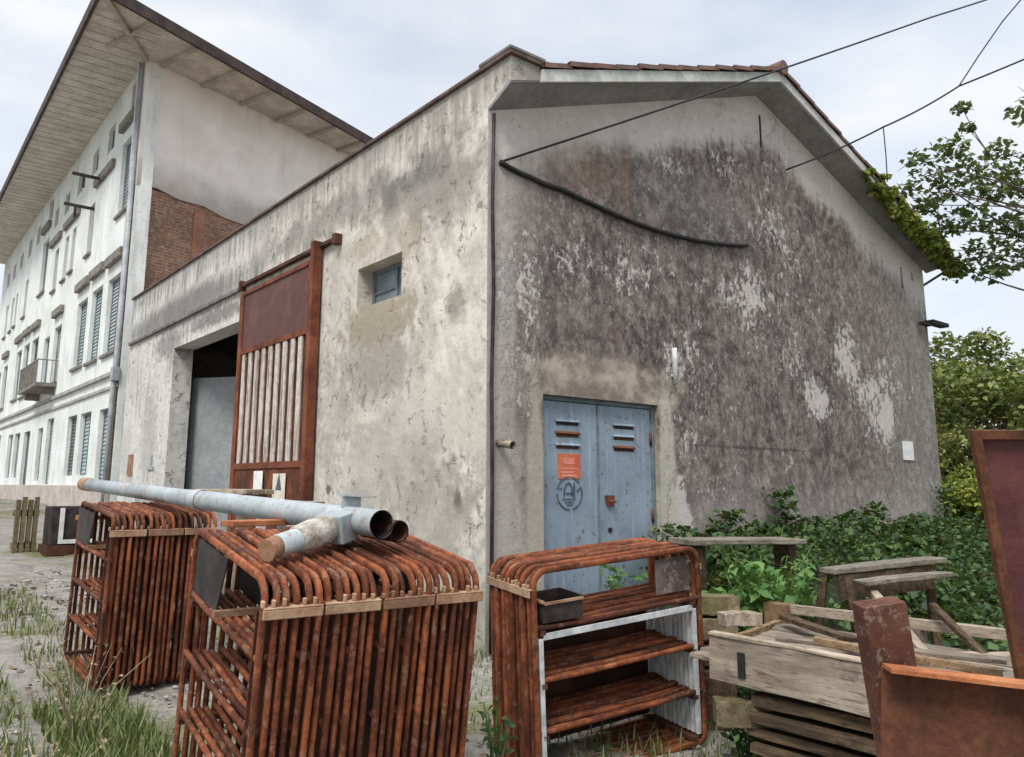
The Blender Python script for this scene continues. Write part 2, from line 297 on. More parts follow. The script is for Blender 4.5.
M['black_steel'] = mat_plain('black_steel', (.012, .012, .013), (.03, .028, .028), 6, .7, world=False)
M['grey_sheet'] = mat_plain('grey_sheet', (.25, .275, .275), (.33, .35, .35), 1.2, .65)
M['post_pale'] = mat_plain('pale_grey_paint', (.42, .44, .44), (.62, .63, .62), 7, .7, world=False)
M['bore'] = mat_plain('bore_shade', (.010, .008, .007), (.03, .02, .016), 6, .9, world=False)  # near-black colour imitates the shade deep inside the pipe mouth
M['pipe'] = mat_rust('dull_galvanised', (.21, .235, .245), (.33, .37, .385), (.44, .475, .48), (.25, .13, .07), .45, rough=.6)
M['wrap'] = mat_plain('old_insulation', (.27, .22, .16), (.56, .53, .48), 7, .95, 30, .9, .02, world=False)
M['door'] = None
M['wire'] = mat_plain('black_cable', (.015, .015, .016), (.03, .03, .03), 10, .6)
M['wood_pale'] = mat_wood('pale_timber', (.31, .25, .185), (.52, .43, .335), 1)
M['wood_grey'] = mat_wood('weathered_timber', (.19, .155, .12), (.35, .29, .23), 1)
M['wood_mid'] = mat_wood('dry_board', (.21, .17, .13), (.40, .335, .265), 1)
M['wood_greyx'] = mat_wood('weathered_timber_x', (.18, .155, .12), (.34, .30, .245), 0)
M['wood_dark'] = mat_wood('dark_wet_timber', (.050, .034, .022), (.15, .105, .065), 1)
M['wood_moss'] = mat_wood('mossy_timber', (.15, .12, .07), (.28, .225, .14), 0, .45)
M['wood_rail'] = mat_wood('orange_brown_timber', (.23, .14, .075), (.40, .28, .17), 0)
M['white'] = mat_plain('white_paint', (.62, .62, .61), (.76, .76, .75), 5, .7, world=False)
M['paper'] = mat_plain('white_paper', (.72, .72, .71), (.82, .82, .81), 6, .8, world=False)
M['paper_cream'] = mat_plain('cream_paper', (.66, .60, .50), (.76, .71, .62), 6, .8, world=False)
M['ink'] = mat_plain('black_paint_mark', (.05, .065, .085), (.12, .155, .19), 30, .8)
M['orange'] = mat_plain('orange_sticker', (.50, .115, .05), (.62, .19, .09), 8, .6)
M['pink'] = mat_plain('faded_pink_print', (.66, .22, .17), (.72, .30, .24), 8, .6)
M['shutter'] = mat_plain('blue_grey_shutter', (.30, .355, .36), (.43, .49, .495), 2.5, .75)
M['shutter_dk'] = mat_plain('brown_grey_shutter', (.13, .12, .115), (.22, .21, .20), 2.5, .75)
M['shutter_lt'] = mat_plain('faded_shutter', (.32, .37, .37), (.46, .51, .51), 2.5, .8)
M['hood'] = mat_plain('grey_brown_stone', (.17, .15, .135), (.29, .26, .235), 5)
M['drain'] = mat_plain('grey_drainpipe', (.30, .31, .33), (.44, .45, .47), 3, .5)
M['blue_frame'] = mat_plain('blue_grey_frame', (.11, .145, .165), (.19, .235, .255), 6, .6)
M['bark'] = mat_plain('bark', (.07, .055, .042), (.15, .12, .095), 8)
def glass():
    n = N('dusty_glass', .5); p = n.pos(); a = n.noise(p, 6, 5, .6)
    return n.fin(n.mix(a, (.10, .13, .15), (.22, .26, .28)), .22)
M['glass'] = glass()
def doorm():
    n = N('blue_door_paint', .35); p = n.pos(); o = n.sep(p); a = n.noise(p, 2.5, 6, .6); s = n.noise(n.scl(p, (11, 1, .7)), 1.5, 6, .65); f = n.noise(p, 16, 5, .7)
    col = n.mix(n.ss(a, .3, .7), (.165, .215, .265), (.235, .295, .35)); col = n.mix(n.ss(s, .53, .70, 0, .55), col, (.36, .43, .48))
    col = n.mix(n.ss(s, .28, .44, .5, 0), col, (.11, .16, .21)); col = n.mix(n.ss(f, .58, .66, 0, .75), col, (.13, .065, .04))
    col = n.mix(n.ss(n.ma('ADD', o[2], n.ma('MULTIPLY', a, .4)), -.55, -1.3, 0., .6), col, (.12, .13, .13))
    return n.fin(col, .55, a, .2, .01)
M['door'] = doorm()
M['leaf_ivy'] = mat_leaf('ivy_leaf', (.014, .034, .013), (.040, .086, .027), (.115, .18, .058), dead=(.14, .09, .04))
M['leaf_weed'] = mat_leaf('weed_leaf', (.045, .12, .03), (.085, .19, .045), (.15, .26, .075))
M['leaf_vine'] = mat_leaf('vine_leaf', (.09, .13, .02), (.19, .235, .045), (.33, .35, .09), .45)
M['leaf_tree'] = mat_leaf('tree_leaf', (.035, .06, .024), (.075, .11, .038), (.14, .175, .065))
M['leaf_far'] = mat_leaf('far_tree_leaf', (.07, .095, .025), (.155, .185, .045), (.27, .29, .09))
M['leaf_yel'] = mat_leaf('yellow_green_leaf', (.11, .15, .02), (.20, .25, .035), (.32, .34, .07))
M['grass'] = mat_leaf('grass_blade', (.06, .095, .025), (.12, .155, .05), (.26, .245, .12), .2)
M['leaf_dead'] = mat_leaf('dead_leaf', (.09, .055, .028), (.17, .11, .055), (.27, .20, .11), .1)
M['straw'] = mat_leaf('dry_stalk', (.20, .15, .09), (.30, .24, .15), (.38, .31, .2), .1)

# ------------------------------------------------------------------ mesh helpers
WP = {}
def tag(o, label=None, cat=None, group=None, kind=None):
    if label: o['label'] = label
    if cat: o['category'] = cat
    if group: o['group'] = group
    if kind: o['kind'] = kind
    return o
def empty(name, loc=(0, 0, 0), rot=None):
    o = bpy.data.objects.new(name, None); COL.objects.link(o); o.location = loc; o.empty_display_size = .2
    if rot: o.rotation_euler = rot
    WP[o.name] = Vector(loc); return o
class MB:
    def __init__(s): s.v = []; s.f = []; s.sm = []
    def face(s, vs, smooth=False):
        b = len(s.v); s.v += [Vector(x) for x in vs]; s.f.append(tuple(range(b, b+len(vs)))); s.sm.append(smooth)
    def mesh(s, vs, fs, smooth=False):
        b = len(s.v); s.v += [Vector(x) for x in vs]
        for f in fs: s.f.append(tuple(i+b for i in f)); s.sm.append(smooth)
        return s
    def box(s, lo, hi):
        x0, y0, z0 = lo; x1, y1, z1 = hi
        return s.mesh([(x0,y0,z0),(x1,y0,z0),(x1,y1,z0),(x0,y1,z0),(x0,y0,z1),(x1,y0,z1),(x1,y1,z1),(x0,y1,z1)],
               [(0,3,2,1),(4,5,6,7),(0,1,5,4),(1,2,6,5),(2,3,7,6),(3,0,4,7)])
    def plank(s, p0, p1, wd, ht, upv=(0, 0, 1), seg=9, j=.004):
        p0 = Vector(p0); p1 = Vector(p1); d = (p1-p0).normalized(); u = Vector(upv); sd = d.cross(u)
        if sd.length < 1e-4: sd = d.cross(Vector((1, 0, 0)))
        sd.normalize(); u = sd.cross(d); vs = []; jj = lambda: random.uniform(-j, j)
        bow = random.uniform(-1, 1)*j*1.6; tw = random.uniform(-1, 1)*j*.8
        for i in range(seg+1):
            t = i/seg; c = p0.lerp(p1, t)+u*bow*4*t*(1-t)
            if i in (0, seg): c = c+d*jj()
            for (a, b) in ((-1, -1), (1, -1), (1, 1), (-1, 1)): vs.append(c+sd*(a*wd/2+jj())+u*(b*ht/2+jj()*.6+tw*a*(t-.5))+d*(jj()*2 if i in (0, seg) else 0))
        fs = [(3, 2, 1, 0), tuple(4*seg+k for k in range(4))]
        for i in range(seg):
            for k in range(4): fs.append((4*i+k, 4*i+(k+1) % 4, 4*i+4+(k+1) % 4, 4*i+4+k))
        return s.mesh(vs, fs)
    def bar(s, p0, p1, wd, ht, upv=(0, 0, 1)):
        p0 = Vector(p0); p1 = Vector(p1); d = (p1-p0).normalized(); u = Vector(upv); sd = d.cross(u)
        if sd.length < 1e-4: sd = d.cross(Vector((1, 0, 0)))
        sd.normalize(); u = sd.cross(d); a = sd*wd/2; b = u*ht/2
        q = [p0-a-b, p0+a-b, p0+a+b, p0-a+b, p1-a-b, p1+a-b, p1+a+b, p1-a+b]
        return s.mesh(q, [(3,2,1,0),(4,5,6,7),(0,1,5,4),(1,2,6,5),(2,3,7,6),(3,0,4,7)])
    def tube(s, pts, r, n=8, cap=True, close=False, aniso=None):
        pts = [Vector(p) for p in pts]; k = len(pts); rs = r if isinstance(r, (list, tuple)) else [r]*k
        ref = aniso if aniso else None; b = len(s.v); prev = None
        for i, p in enumerate(pts):
            if close: t = pts[(i+1) % k]-pts[i-1]
            else: t = pts[min(i+1, k-1)]-pts[max(i-1, 0)]
            t.normalize()
            if ref: sd = Vector(ref[0])
            else:
                sd = prev if prev is not None else (Vector((0, 0, 1)) if abs(t.z) < .9 else Vector((1, 0, 0)))
                sd = (sd - t*sd.dot(t)).normalized(); prev = sd
            u = t.cross(sd).normalized()
            ra, rb = (ref[1], ref[2]) if ref else (rs[i], rs[i])
            for j in range(n):
                a = 2*math.pi*(j+.5)/n; ca, sa = math.cos(a), math.sin(a)
                if ref:
                    e = .55; ca = math.copysign(abs(ca)**e, ca); sa = math.copysign(abs(sa)**e, sa)
                s.v.append(p + sd*ra*ca + u*rb*sa)
        for i in range(k if close else k-1):
            i2 = (i+1) % k
            for j in range(n):
                j2 = (j+1) % n; s.f.append((b+i*n+j, b+i*n+j2, b+i2*n+j2, b+i2*n+j)); s.sm.append(True)
        if cap and not close:
            s.f.append(tuple(b+j for j in range(n))[::-1]); s.sm.append(False)
            s.f.append(tuple(b+(k-1)*n+j for j in range(n))); s.sm.append(False)
        return s
    def hollow(s, p0, p1, r, t=.006, n=20):
        p0 = Vector(p0); p1 = Vector(p1); s.tube([p0, p1], r, n, cap=False)
        d = (p1-p0).normalized(); s.tube([p1, p0], r-t, n, cap=False)
        return s
    def prism(s, poly, d):
        d = Vector(d); n = len(poly); a = [Vector(p) for p in poly]; b = [p+d for p in a]
        return s.mesh(a+b, [tuple(range(n))[::-1], tuple(range(n, 2*n))] + [(i, (i+1) % n, n+(i+1) % n, n+i) for i in range(n)])
    def build(s, name, mat, parent=None, local=False, bevel=0, mats=None):
        me = bpy.data.meshes.new(name); off = Vector((0, 0, 0))
        if parent is not None and not local: off = WP[parent.name]
        me.from_pydata([tuple(v-off) for v in s.v], [], s.f); me.polygons.foreach_set('use_smooth', s.sm); me.materials.append(mat); me.update()
        o = bpy.data.objects.new(name, me); COL.objects.link(o)
        if parent is not None: o.parent = parent
        WP[o.name] = off
        if bevel:
            m = o.modifiers.new('bevel', 'BEVEL'); m.width = bevel; m.segments = 2; m.limit_method = 'ANGLE'; m.angle_limit = R(40)
        return o
def fixn(o):
    import bmesh
    bm = bmesh.new(); bm.from_mesh(o.data); bmesh.ops.recalc_face_normals(bm, faces=bm.faces); bm.to_mesh(o.data); bm.free(); return o

def wall_holes(mb, O, ud, nd, u0, u1, z0, z1, t, holes):
    """wall standing in the plane O+u*ud+z, thickness t along nd (inward), rectangular holes with reveals"""
    O = Vector(O); ud = Vector(ud); nd = Vector(nd)
    P = lambda u, z, k=0: O + ud*u + Vector((0, 0, z)) + nd*k
    us = sorted({u0, u1, *[h[0] for h in holes], *[h[1] for h in holes]}); zs = sorted({z0, z1, *[h[2] for h in holes], *[h[3] for h in holes]})
    us = [u for u in us if u0 <= u <= u1]; zs = [z for z in zs if z0 <= z <= z1]
    for a, b in zip(us, us[1:]):
        for c, d in zip(zs, zs[1:]):
            m, q = (a+b)/2, (c+d)/2
            if any(h[0] < m < h[1] and h[2] < q < h[3] for h in holes): continue
            mb.face([P(a, c), P(b, c), P(b, d), P(a, d)]); mb.face([P(a, d, t), P(b, d, t), P(b, c, t), P(a, c, t)])
    for h in holes:
        a, b, c, d = max(h[0], u0), min(h[1], u1), max(h[2], z0), min(h[3], z1)
        for q in (((a, c), (a, d)), ((b, d), (b, c)), ((a, d), (b, d)), ((b, c), (a, c))):
            (p1, p2) = q; mb.face([P(*p1), P(*p2), P(*p2, t), P(*p1, t)])
    for (p1, p2) in (((u0, z0), (u0, z1)), ((u1, z1), (u1, z0)), ((u0, z1), (u1, z1))):
        mb.face([P(*p1, t), P(*p2, t), P(*p2), P(*p1)])
    return mb

def g(y): return -1.4 + .045*min(max(y, -9), 20)

def leaf_mesh(name, P, size, mat, parent=None, upbias=.6, aspect=.62, trunkmb=None, tmat=None, out=None):
    """many small folded leaves at points P"""
    P = np.asarray(P, float); n = len(P)
    nr = RNG.normal(size=(n, 3)); nr /= np.linalg.norm(nr, axis=1)[:, None]; nr[:, 2] = np.abs(nr[:, 2]) + upbias
    if out is not None: nr += out
    nr /= np.linalg.norm(nr, axis=1)[:, None]
    t = np.cross(nr, RNG.normal(size=(n, 3))); t /= np.linalg.norm(t, axis=1)[:, None]; b = np.cross(nr, t)
    s = np.broadcast_to(size, (n, 1))*RNG.uniform(.55, 1.3, n)[:, None]
    V = np.empty((n, 4, 3)); V[:, 0] = P-t*s*.5; V[:, 1] = P+b*s*aspect*.5+nr*s*.12-t*s*.05; V[:, 2] = P+t*s*.5; V[:, 3] = P-b*s*aspect*.5+nr*s*.12-t*s*.05
    off = WP[parent.name] if parent is not None else Vector((0, 0, 0))
    V = V.reshape(-1, 3) - np.array(off)
    me = bpy.data.meshes.new(name); me.vertices.add(4*n); me.vertices.foreach_set('co', V.ravel())
    i = np.arange(n)*4; F = np.stack([i, i+1, i+2, i, i+2, i+3], 1).ravel()
    me.loops.add(6*n); me.loops.foreach_set('vertex_index', F); me.polygons.add(2*n); me.polygons.foreach_set('loop_start', np.arange(2*n)*3)
    me.materials.append(mat); me.update(calc_edges=True); me.validate()
    o = bpy.data.objects.new(name, me); COL.objects.link(o)
    if parent is not None: o.parent = parent
    WP[o.name] = off; return o
def cloud(c, r, n, flat=1.):
    c = np.array(c); d = RNG.normal(size=(n, 3)); d /= np.linalg.norm(d, axis=1)[:, None]; rr = RNG.uniform(.15, 1, n)**.5
    q = d*rr[:, None]*r; q[:, 2] *= flat; return c+q

# ------------------------------------------------------------------ ground
def make_ground():
    xs = np.concatenate([[-300, -120, -50, -25], np.arange(-14, 16.01, .35), [25, 50, 120, 300]]); ys = np.concatenate([[-300, -120, -50, -25, -14], np.arange(-9, 22.01, .35), [30, 50, 120, 300]])
    X, Y = np.meshgrid(xs, ys); Z = -1.4+.045*np.clip(Y, -9, 20)
    nz = .035*np.sin(X*1.7+.8*np.sin(Y*1.3))*np.sin(Y*1.4+X*.6)+.02*np.sin(X*4.1+Y*2.2)*np.sin(Y*3.7-X)
    inside = (np.abs(X-1) < 14) & (Y > -9) & (Y < 22); Z = Z-.03+np.where(inside, nz, 0)
    V = np.stack([X, Y, Z], 2).reshape(-1, 3); nx, ny = len(xs), len(ys)
    mb = MB(); mb.mesh([tuple(v) for v in V], [(j*nx+i, j*nx+i+1, (j+1)*nx+i+1, (j+1)*nx+i) for j in range(ny-1) for i in range(nx-1)], True)
    o = mb.build('ground', M['ground']); o['kind'] = 'structure'
make_ground()

# ------------------------------------------------------------------ the shed
shed = empty('shed', (0, 0, -1.4))
tag(shed, 'low stained plaster shed with a gable end, blue metal doors and a rusty sliding gate', 'shed')
mb = MB()
wall_holes(mb, (0, 0, 0), (0, 1, 0), (1, 0, 0), 0, 12.5, -1.6, 3.95, .35, [(1.49, 2.46, 2.01, 2.49), (3.7, 9.35, -2, 2.47)])
mb.prism([(0, 0, 3.56), (0, -.345, 3.72), (0, -.345, 3.95), (0, 0, 3.95)], (.001, 0, 0)); mb.box((.0012, -.345, 3.82), (.36, -.001, 3.95)); mb.prism([(.0012, -.345, 3.70), (.36, -.345, 3.815), (.36, -.345, 3.82), (.0012, -.345, 3.82)], (0, .003, 0))
mb.prism([(0.35, 12.5, -1.6), (9, 12.5, -1.6), (9, 12.5, 3.4), (4.5, 12.5, 5.0), (.35, 12.5, 3.6)], (0, -.3, 0))
wall = mb.build('side_wall', M['side'], shed)
mb = MB(); wall_holes(mb, (0.35, 0, 0), (1, 0, 0), (0, 1, 0), 0, 8.65, -1.6, 3.53, .32, [(.33, 1.98, -2, .87), (7.86, 7.93, 3.10, 3.44), (8.22, 8.29, 3.28, 3.42)])
mb.prism([(.35, 0, 3.53), (9, 0, 3.53), (4.5, 0, 5.13), (.35, 0, 3.655)], (0, .32, 0))
mb.face([(0.0, -.001, -1.6), (.35, -.001, -1.6), (.35, -.001, 3.66), (0.0, -.001, 3.56)])
mb.box((8.7, .32, -1.6), (9, 12.2, 3.42))
gab = mb.build('gable_wall', M['gable'], shed)
# irregular render ridge and corner bead
def roof_z(x): return 5.13 - .356*abs(x-4.5)
def verge_z(x): return 5.19 - (.335 if x < 4.5 else .355)*abs(x-4.5)
mb = MB()
for (a, b) in ((.001, 4.5), (4.5, 9.12)):
    za, zb, va, vb = roof_z(a), roof_z(b), verge_z(a), verge_z(b); y1 = 12.45
    lo = [(a, -.34, va), (b, -.34, vb), (b, -.002, zb), (a, -.002, za)]
    mb.mesh(lo+[(q[0], q[1], q[2]+.10) for q in lo[:2]]+[(b, -.002, vb+.1), (a, -.002, va+.1)], [(0,3,2,1),(4,5,6,7),(0,1,5,4),(1,2,6,5),(2,3,7,6),(3,0,4,7)])
    a = max(a, .36); va = verge_z(a)
    mb.prism([(a, -.002, va), (b, -.002, vb), (b, -.002, vb+.10), (a, -.002, va+.10)], (0, y1, 0))
fixn(mb.build('soffit', M['soffit_grey'], shed))
mb = MB()
for (a, b) in ((.362, 4.5), (4.5, 9.16)):
    za, zb = verge_z(a), verge_z(b)
    mb.prism([(a, -.375, za-.012), (b, -.375, zb-.012), (b, -.375, zb+.115), (a, -.375, za+.115)], (0, .033, 0))
mb.build('fascia', M['fascia'], shed)
mb = MB(); rr = random.Random(3)
for (a, b, sg) in ((4.5, .4, -1), (4.5, 9.25, 1)):
    L = math.hypot(b-a, verge_z(b)-verge_z(a)); dx, dz = (b-a)/L, (verge_z(b)-verge_z(a))/L; k = int(L/.36)+1
    ny = 61
    for i in range(k):
        s0, s1 = i*.36, min((i+1)*.36+.06, L+.05); lift0, lift1 = .142+rr.uniform(-.004, .004), .158+rr.uniform(-.006, .010)
        dy = rr.uniform(-.02, .02)
        vs = []
        for j in range(ny):
            y = -.41+dy + j*.2167; wv = .022*math.cos(j*math.pi)
            for (s, l) in ((s0, lift0), (s1, lift1)): vs.append((a+dx*s, y, verge_z(a)+dz*s+l+wv))
        fs = [(2*j, 2*j+1, 2*j+3, 2*j+2) for j in range(ny-1)]
        mb.mesh(vs, fs)
        # end thickness seen along the verge
        p = [vs[0], vs[1]]; mb.face([p[0], p[1], (p[1][0], p[1][1], p[1][2]-.05), (p[0][0], p[0][1], p[0][2]-.05)])
        mb.face([vs[-2], vs[-1], (vs[-1][0], vs[-1][1], vs[-1][2]-.05), (vs[-2][0], vs[-2][1], vs[-2][2]-.05)])
for i in range(32):
    y = -.43+i*.41; mb.tube([(4.5, y, 5.19+.165), (4.5, y+.44, 5.19+.18)], .095, 10)
mb.build('roof', M['tile'], shed)
mb = MB(); mb.box((-.04, -.38, 3.952), (.39, 12.54, 3.992)); mb.build('coping', M['coping'], shed, bevel=.008)
mb = MB(); mb.box((-.045, -.385, 3.993), (.40, .1, 4.03)); mb.build('coping', M['coping_grey'], shed, bevel=.008)
# ledge over the gate, rail
mb = MB(); mb.box((-.055, 5.98, 2.93), (-.002, 12.45, 2.99)); mb.build('ledge', M['coping_grey'], shed, bevel=.006)
mb = MB(); mb.box((-.075, 2.94, 2.955), (-.004, 5.98, 3.005)); mb.box((-.10, 2.88, 2.90), (-.003, 2.97, 3.03)); mb.box((-.10, 5.95, 2.9), (-.003, 6.02, 3.05)); mb.build('gate_rail', M['rust_dark'], shed, bevel=.004)
# sliding gate
gt = MB()
for (y0, y1, z0, z1) in ((5.69, 5.82, -1.12, 2.82), (3.45, 3.51, -1.12, 2.82), (3.51, 5.69, 1.87, 1.95), (3.51, 5.69, .22, .30), (3.51, 5.69, 2.76, 2.82)):
    gt.box((-.13, y0, z0), (-.085, y1, z1))
gate = gt.build('sliding_gate', M['rust_red'], shed, bevel=.004)
MB().box((-.108, 3.51, 1.95), (-.10, 5.69, 2.76)).build('gate_panel', M['maroon_sheet'], gate)
MB().box((-.112, 3.51, -1.1), (-.10, 5.69, .22)).build('kick_panel', M['rust'], gate)
for i in range(9):
    y = 3.63+i*.235; MB().box((-.12, y, .302), (-.098, y+.118, 1.868)).build('slat', M['slat'], gate, bevel=.003)
MB().box((-.096, 3.51, .302), (-.088, 5.69, 1.868)).build('shade_sheet', M['rust_dark'], gate)  # dark sheet stands in for the dim open doorway behind the slats
MB().box((-.15, 3.35, -1.25), (-.03, 3.442, 3.04)).build('guide_post', M['rust_red'], shed, bevel=.006)
# inside: pale sheet screen
p0, p1 = Vector((.45, 9.6, 0)), Vector((2.9, 4.6, 0))
mb = MB(); mb.prism([(*p0.xy, -1.2), (*p1.xy, -1.3), (*p1.xy, 1.85), (*p0.xy, 1.98)], (.03, .014, 0)); mb.build('inner_screen', M['grey_sheet'], shed)
# window in the side wall
fr = MB()
y0, y1, z0, z1 = 1.49, 2.46, 2.01, 2.49
for b in ((y0, y0+.05, z0, z1), (y1-.05, y1, z0, z1), (y0+.05, y1-.05, z0, z0+.05), (y0+.05, y1-.05, z1-.05, z1), (1.90, 1.94, z0+.05, z1-.05), (1.94, 2.41, 2.2, 2.225)):
    fr.box((.20, b[0]+.001, b[2]+.001), (.245, b[1]-.001, b[3]-.001))
win = fr.build('window', M['blue_frame'], shed, bevel=.004)
MB().box((.222, y0+.05, z0+.05), (.226, y1-.05, z1-.05)).build('pane', M['glass'], win)
# metal double door
x0, x1, zt = .68, 2.33, .87
f = MB(); f.box((x0+.001, .06, -1.5), (x0+.035, .14, zt-.001)); f.box((x1-.035, .06, -1.5), (x1-.001, .14, zt-.001)); f.box((x0+.035, .06, zt-.04), (x1-.035, .14, zt-.001))
door = f.build('metal_door', M['blue_frame'], shed, bevel=.003)
xm = 1.49
for (a, b) in ((x0+.037, xm-.004), (xm+.004, x1-.037)):
    lf = MB().box((a, .085, -1.42), (b, .13, zt-.045)).build('leaf', M['door'], door, bevel=.004)
    for k in range(3):
        zz = .62-k*.115; cx = (a+b)/2-(.03 if a < 1 else .02)
        MB().box((cx-.15, .0825, zz-.024), (cx+.15, .0845, zz+.014)).build('vent_slot', M['rust_dark'] if k else M['black_steel'], door)
        v = MB(); v.prism([(cx-.165, .0845, zz+.034), (cx-.165, .062, zz+.012), (cx-.165, .065, zz+.006), (cx-.165, .0845, zz+.018)], (.33, 0, 0)); fixn(v.build('vent_hood', M['rust_web'] if (k == 1 + (a > 1)) else M['door'], door))
    hx = a+.012 if a < 1 else b-.012
    for hz in (.45, -.35, -1.1): MB().tube([(hx, .072, hz), (hx, .072, hz+.13)], .014, 8).build('hinge', M['rust_web'], door)
MB().box((xm-.012, .076, -1.4), (xm+.012, .0845, zt-.05)).build('astragal', M['blue_frame'], door)
h = MB(); h.prism([(1.57, .078, -.08), (1.70, .078, -.08), (1.695, .078, -.19), (1.60, .078, -.19)], (0, -.012, 0)); h.tube([(1.63, .08, -.14), (1.63, .03, -.14), (1.68, .03, -.14)], .012); h.build('handle', M['rust_red'], door)
MB().tube([(1.64, .086, -.42), (1.64, .074, -.42)], .025, 12).build('lock', M['black_steel'], door)
# stencilled roundel on the left leaf
e = MB(); cx, cz = 1.09, -.06
def stroke(pts, wdt=.016):
    for a, b in zip(pts, pts[1:]): e.bar((cx+a[0], .081, cz+a[1]), (cx+b[0], .081, cz+b[1]), .004, wdt, upv=(-(b[1]-a[1]), 0, b[0]-a[0]))
ring = [(.165*math.cos(t*math.pi/14), .155*math.sin(t*math.pi/14)) for t in range(29)]
for i in range(28):
    if i not in (2, 13, 21): stroke(ring[i:i+2], .014)
arch = [(-.075, -.03), (-.07, .03), (-.045, .085), (0, .10), (.03, .06), (.035, -.03)]
stroke(arch); stroke([(-.05, .0), (.03, .0)]); stroke([(.06, .10), (.06, -.05)], .022); stroke([(-.09, -.055), (.07, -.055)]); stroke([(-.06, -.085), (.05, -.085)], .01); stroke([(-.04, -.11), (.04, -.11)], .01)
stroke([(.10, .02), (.135, .05)]); stroke([(-.13, .04), (-.10, .05)])
e.build('stencil_mark', M['ink'], door)
# fittings on the walls
MB().tube([(2.60, -.03, 1.12), (2.60, -.03, 1.52)], .028, 10).box((2.56, -.02, 1.2), (2.64, 0, 1.23)).build('conduit', M['post_pale'], shed)
MB().tube([(.14, .1, .40), (.14, -.20, .36)], .035, 12, False).tube([(.14, -.2, .36), (.14, .1, .40)], .027, 12, False).build('pipe_stub', M['wood_grey'], shed)
br = MB(); br.box((8.86, -.16, 2.60), (9.42, -.02, 2.66)); br.box((8.6, -.12, 2.56), (8.9, -.04, 2.60)); br.build('bracket', M['black_steel'], shed)
MB().tube([(.045, -.035, 3.5), (.035, -.03, 2.6), (.05, -.035, 1.8), (.035, -.03, .9), (.045, -.035, 0), (.04, -.03, -1.4)], .018, 8).build('conduit', M['steel_dark'], shed)
MB().box((-.03, 10.05, .28), (-.002, 10.42, .34)).box((-.03, 10.18, .34), (-.002, 10.30, .55)).build('wall_bracket', M['pipe'], shed)
MB().box((-.02, 11.5, .18), (-.002, 11.85, .6)).build('meter_hatch', M['rust_pale'], shed)
MB().box((4.535, -.012, 4.42), (4.56, -.002, 4.86)).build('wall_hook', M['steel_dark'], shed)

# ------------------------------------------------------------------ the old factory behind
fac = empty('factory_building', (0, 13.15, -.8))
tag(fac, 'tall cream factory with rows of shuttered windows, wide timber eaves and a brick side wall', 'factory')
holes = []; wins = []
def wn(y0, y1, z0, z1, kind): holes.append((y0, y1, z0, z1)); wins.append((y0, y1, z0, z1, kind))
SH = 'shutter'; SD = 'shutter_dk'
for base in (0, 10.6):
    for (a, b, z0, z1, kd) in ((13.55, 14.75, -.1, 1.72, SH), (15.6, 16.75, .22, 1.76, SH), (17.2, 18.3, .22, 1.78, SH), (20.3, 21.3, .0, 1.9, SH), (21.9, 22.7, .1, 1.7, SD),
                               (13.75, 15.0, 3.05, 4.88, SH), (15.55, 16.7, 3.06, 4.92, SH), (17.2, 18.4, 3.1, 4.9, SH), (20.5, 21.6, 3.0, 4.7, SD), (22.3, 23.2, 3.05, 4.6, SH),
                               (13.65, 14.75, 6.45, 8.3, SH), (17.4, 18.0, 6.2, 7.6, SD), (19.7, 20.2, 6.2, 7.5, SD), (20.7, 21.25, 6.15, 7.5, SD), (22.2, 22.8, 6.1, 7.45, SD),
                               (13.5, 14.25, 8.95, 9.68, SD), (15.75, 16.45, 8.6, 9.3, SD), (17.5, 18.2, 8.55, 9.2, SD), (19.4, 20.1, 8.5, 9.1, SD), (21.2, 21.9, 8.4, 9.05, SD), (22.9, 23.5, 8.4, 9.0, SD)):
        wn(a+base, b+base, z0, z1, kd)
mb = MB(); wall_holes(mb, (0, 13.15, 0), (0, 1, 0), (1, 0, 0), 0, 22.5, -1.2, 9.9, .35, [(a-13.15, b-13.15, c, d) for a, b, c, d in holes]); mb.build('front_wall', M['factory'], fac)
for (a, b, z0, z1, kd) in wins:
    m = MB()
    t = .06
    for q in ((a, a+t, z0, z1), (b-t, b, z0, z1), (a+t, b-t, z0, z0+t), (a+t, b-t, z1-t, z1), ((a+b)/2-.025, (a+b)/2+.025, z0+t, z1-t)): m.box((.10, q[0]+.001, q[2]+.001), (.16, q[1]-.001, q[3]-.001))
    o = m.build('window', M['blue_frame'] if kd == SH else M['hood'], fac)
    pm = MB(); hh = (z1-z0-2*t); ns = max(4, int(hh/.09))
    if hh > .9:
        for k in range(ns):
            zz = z0+t+k*hh/ns; pm.prism([(.11, a+t, zz), (.135, a+t, zz+hh/ns), (.145, a+t, zz+hh/ns), (.12, a+t, zz)], (0, b-a-2*t, 0))
        pm.build('shutter', M[random.choice([kd, kd, 'shutter', 'shutter_dk', 'shutter_lt'])], o)
    else:
        pm.box((.125, a+t, z0+t), (.13, b-t, z1-t)); pm.build('pane', M['glass'], o)
    if 2.5 < z0 < 8:   MB().box((-.07, a-.05, z0-.10), (-.002, b+.05, z0-.02)).build('sill', M['hood'], fac, bevel=.01)
    if 2.5 < z0 < 8 and b-a > 1.0: MB().box((-.12, a-.12, z1+.32), (-.002, b+.12, z1+.55)).build('hood', M['hood'], fac, bevel=.02)
for (a, b, z) in ((19.3, 21.4, 7.75), (15.4, 17.4, 7.95), (21.9, 23.6, 7.7)): MB().box((-.10, a, z), (-.002, b, z+.22)).build('hood', M['hood'], fac, bevel=.02)
mb = MB(); mb.box((-.08, 13.15, 2.42), (-.002, 35, 2.52)); mb.box((-.05, 13.15, 2.12), (-.002, 35, 2.2)); mb.build('cornice', M['concrete'], fac, bevel=.01)
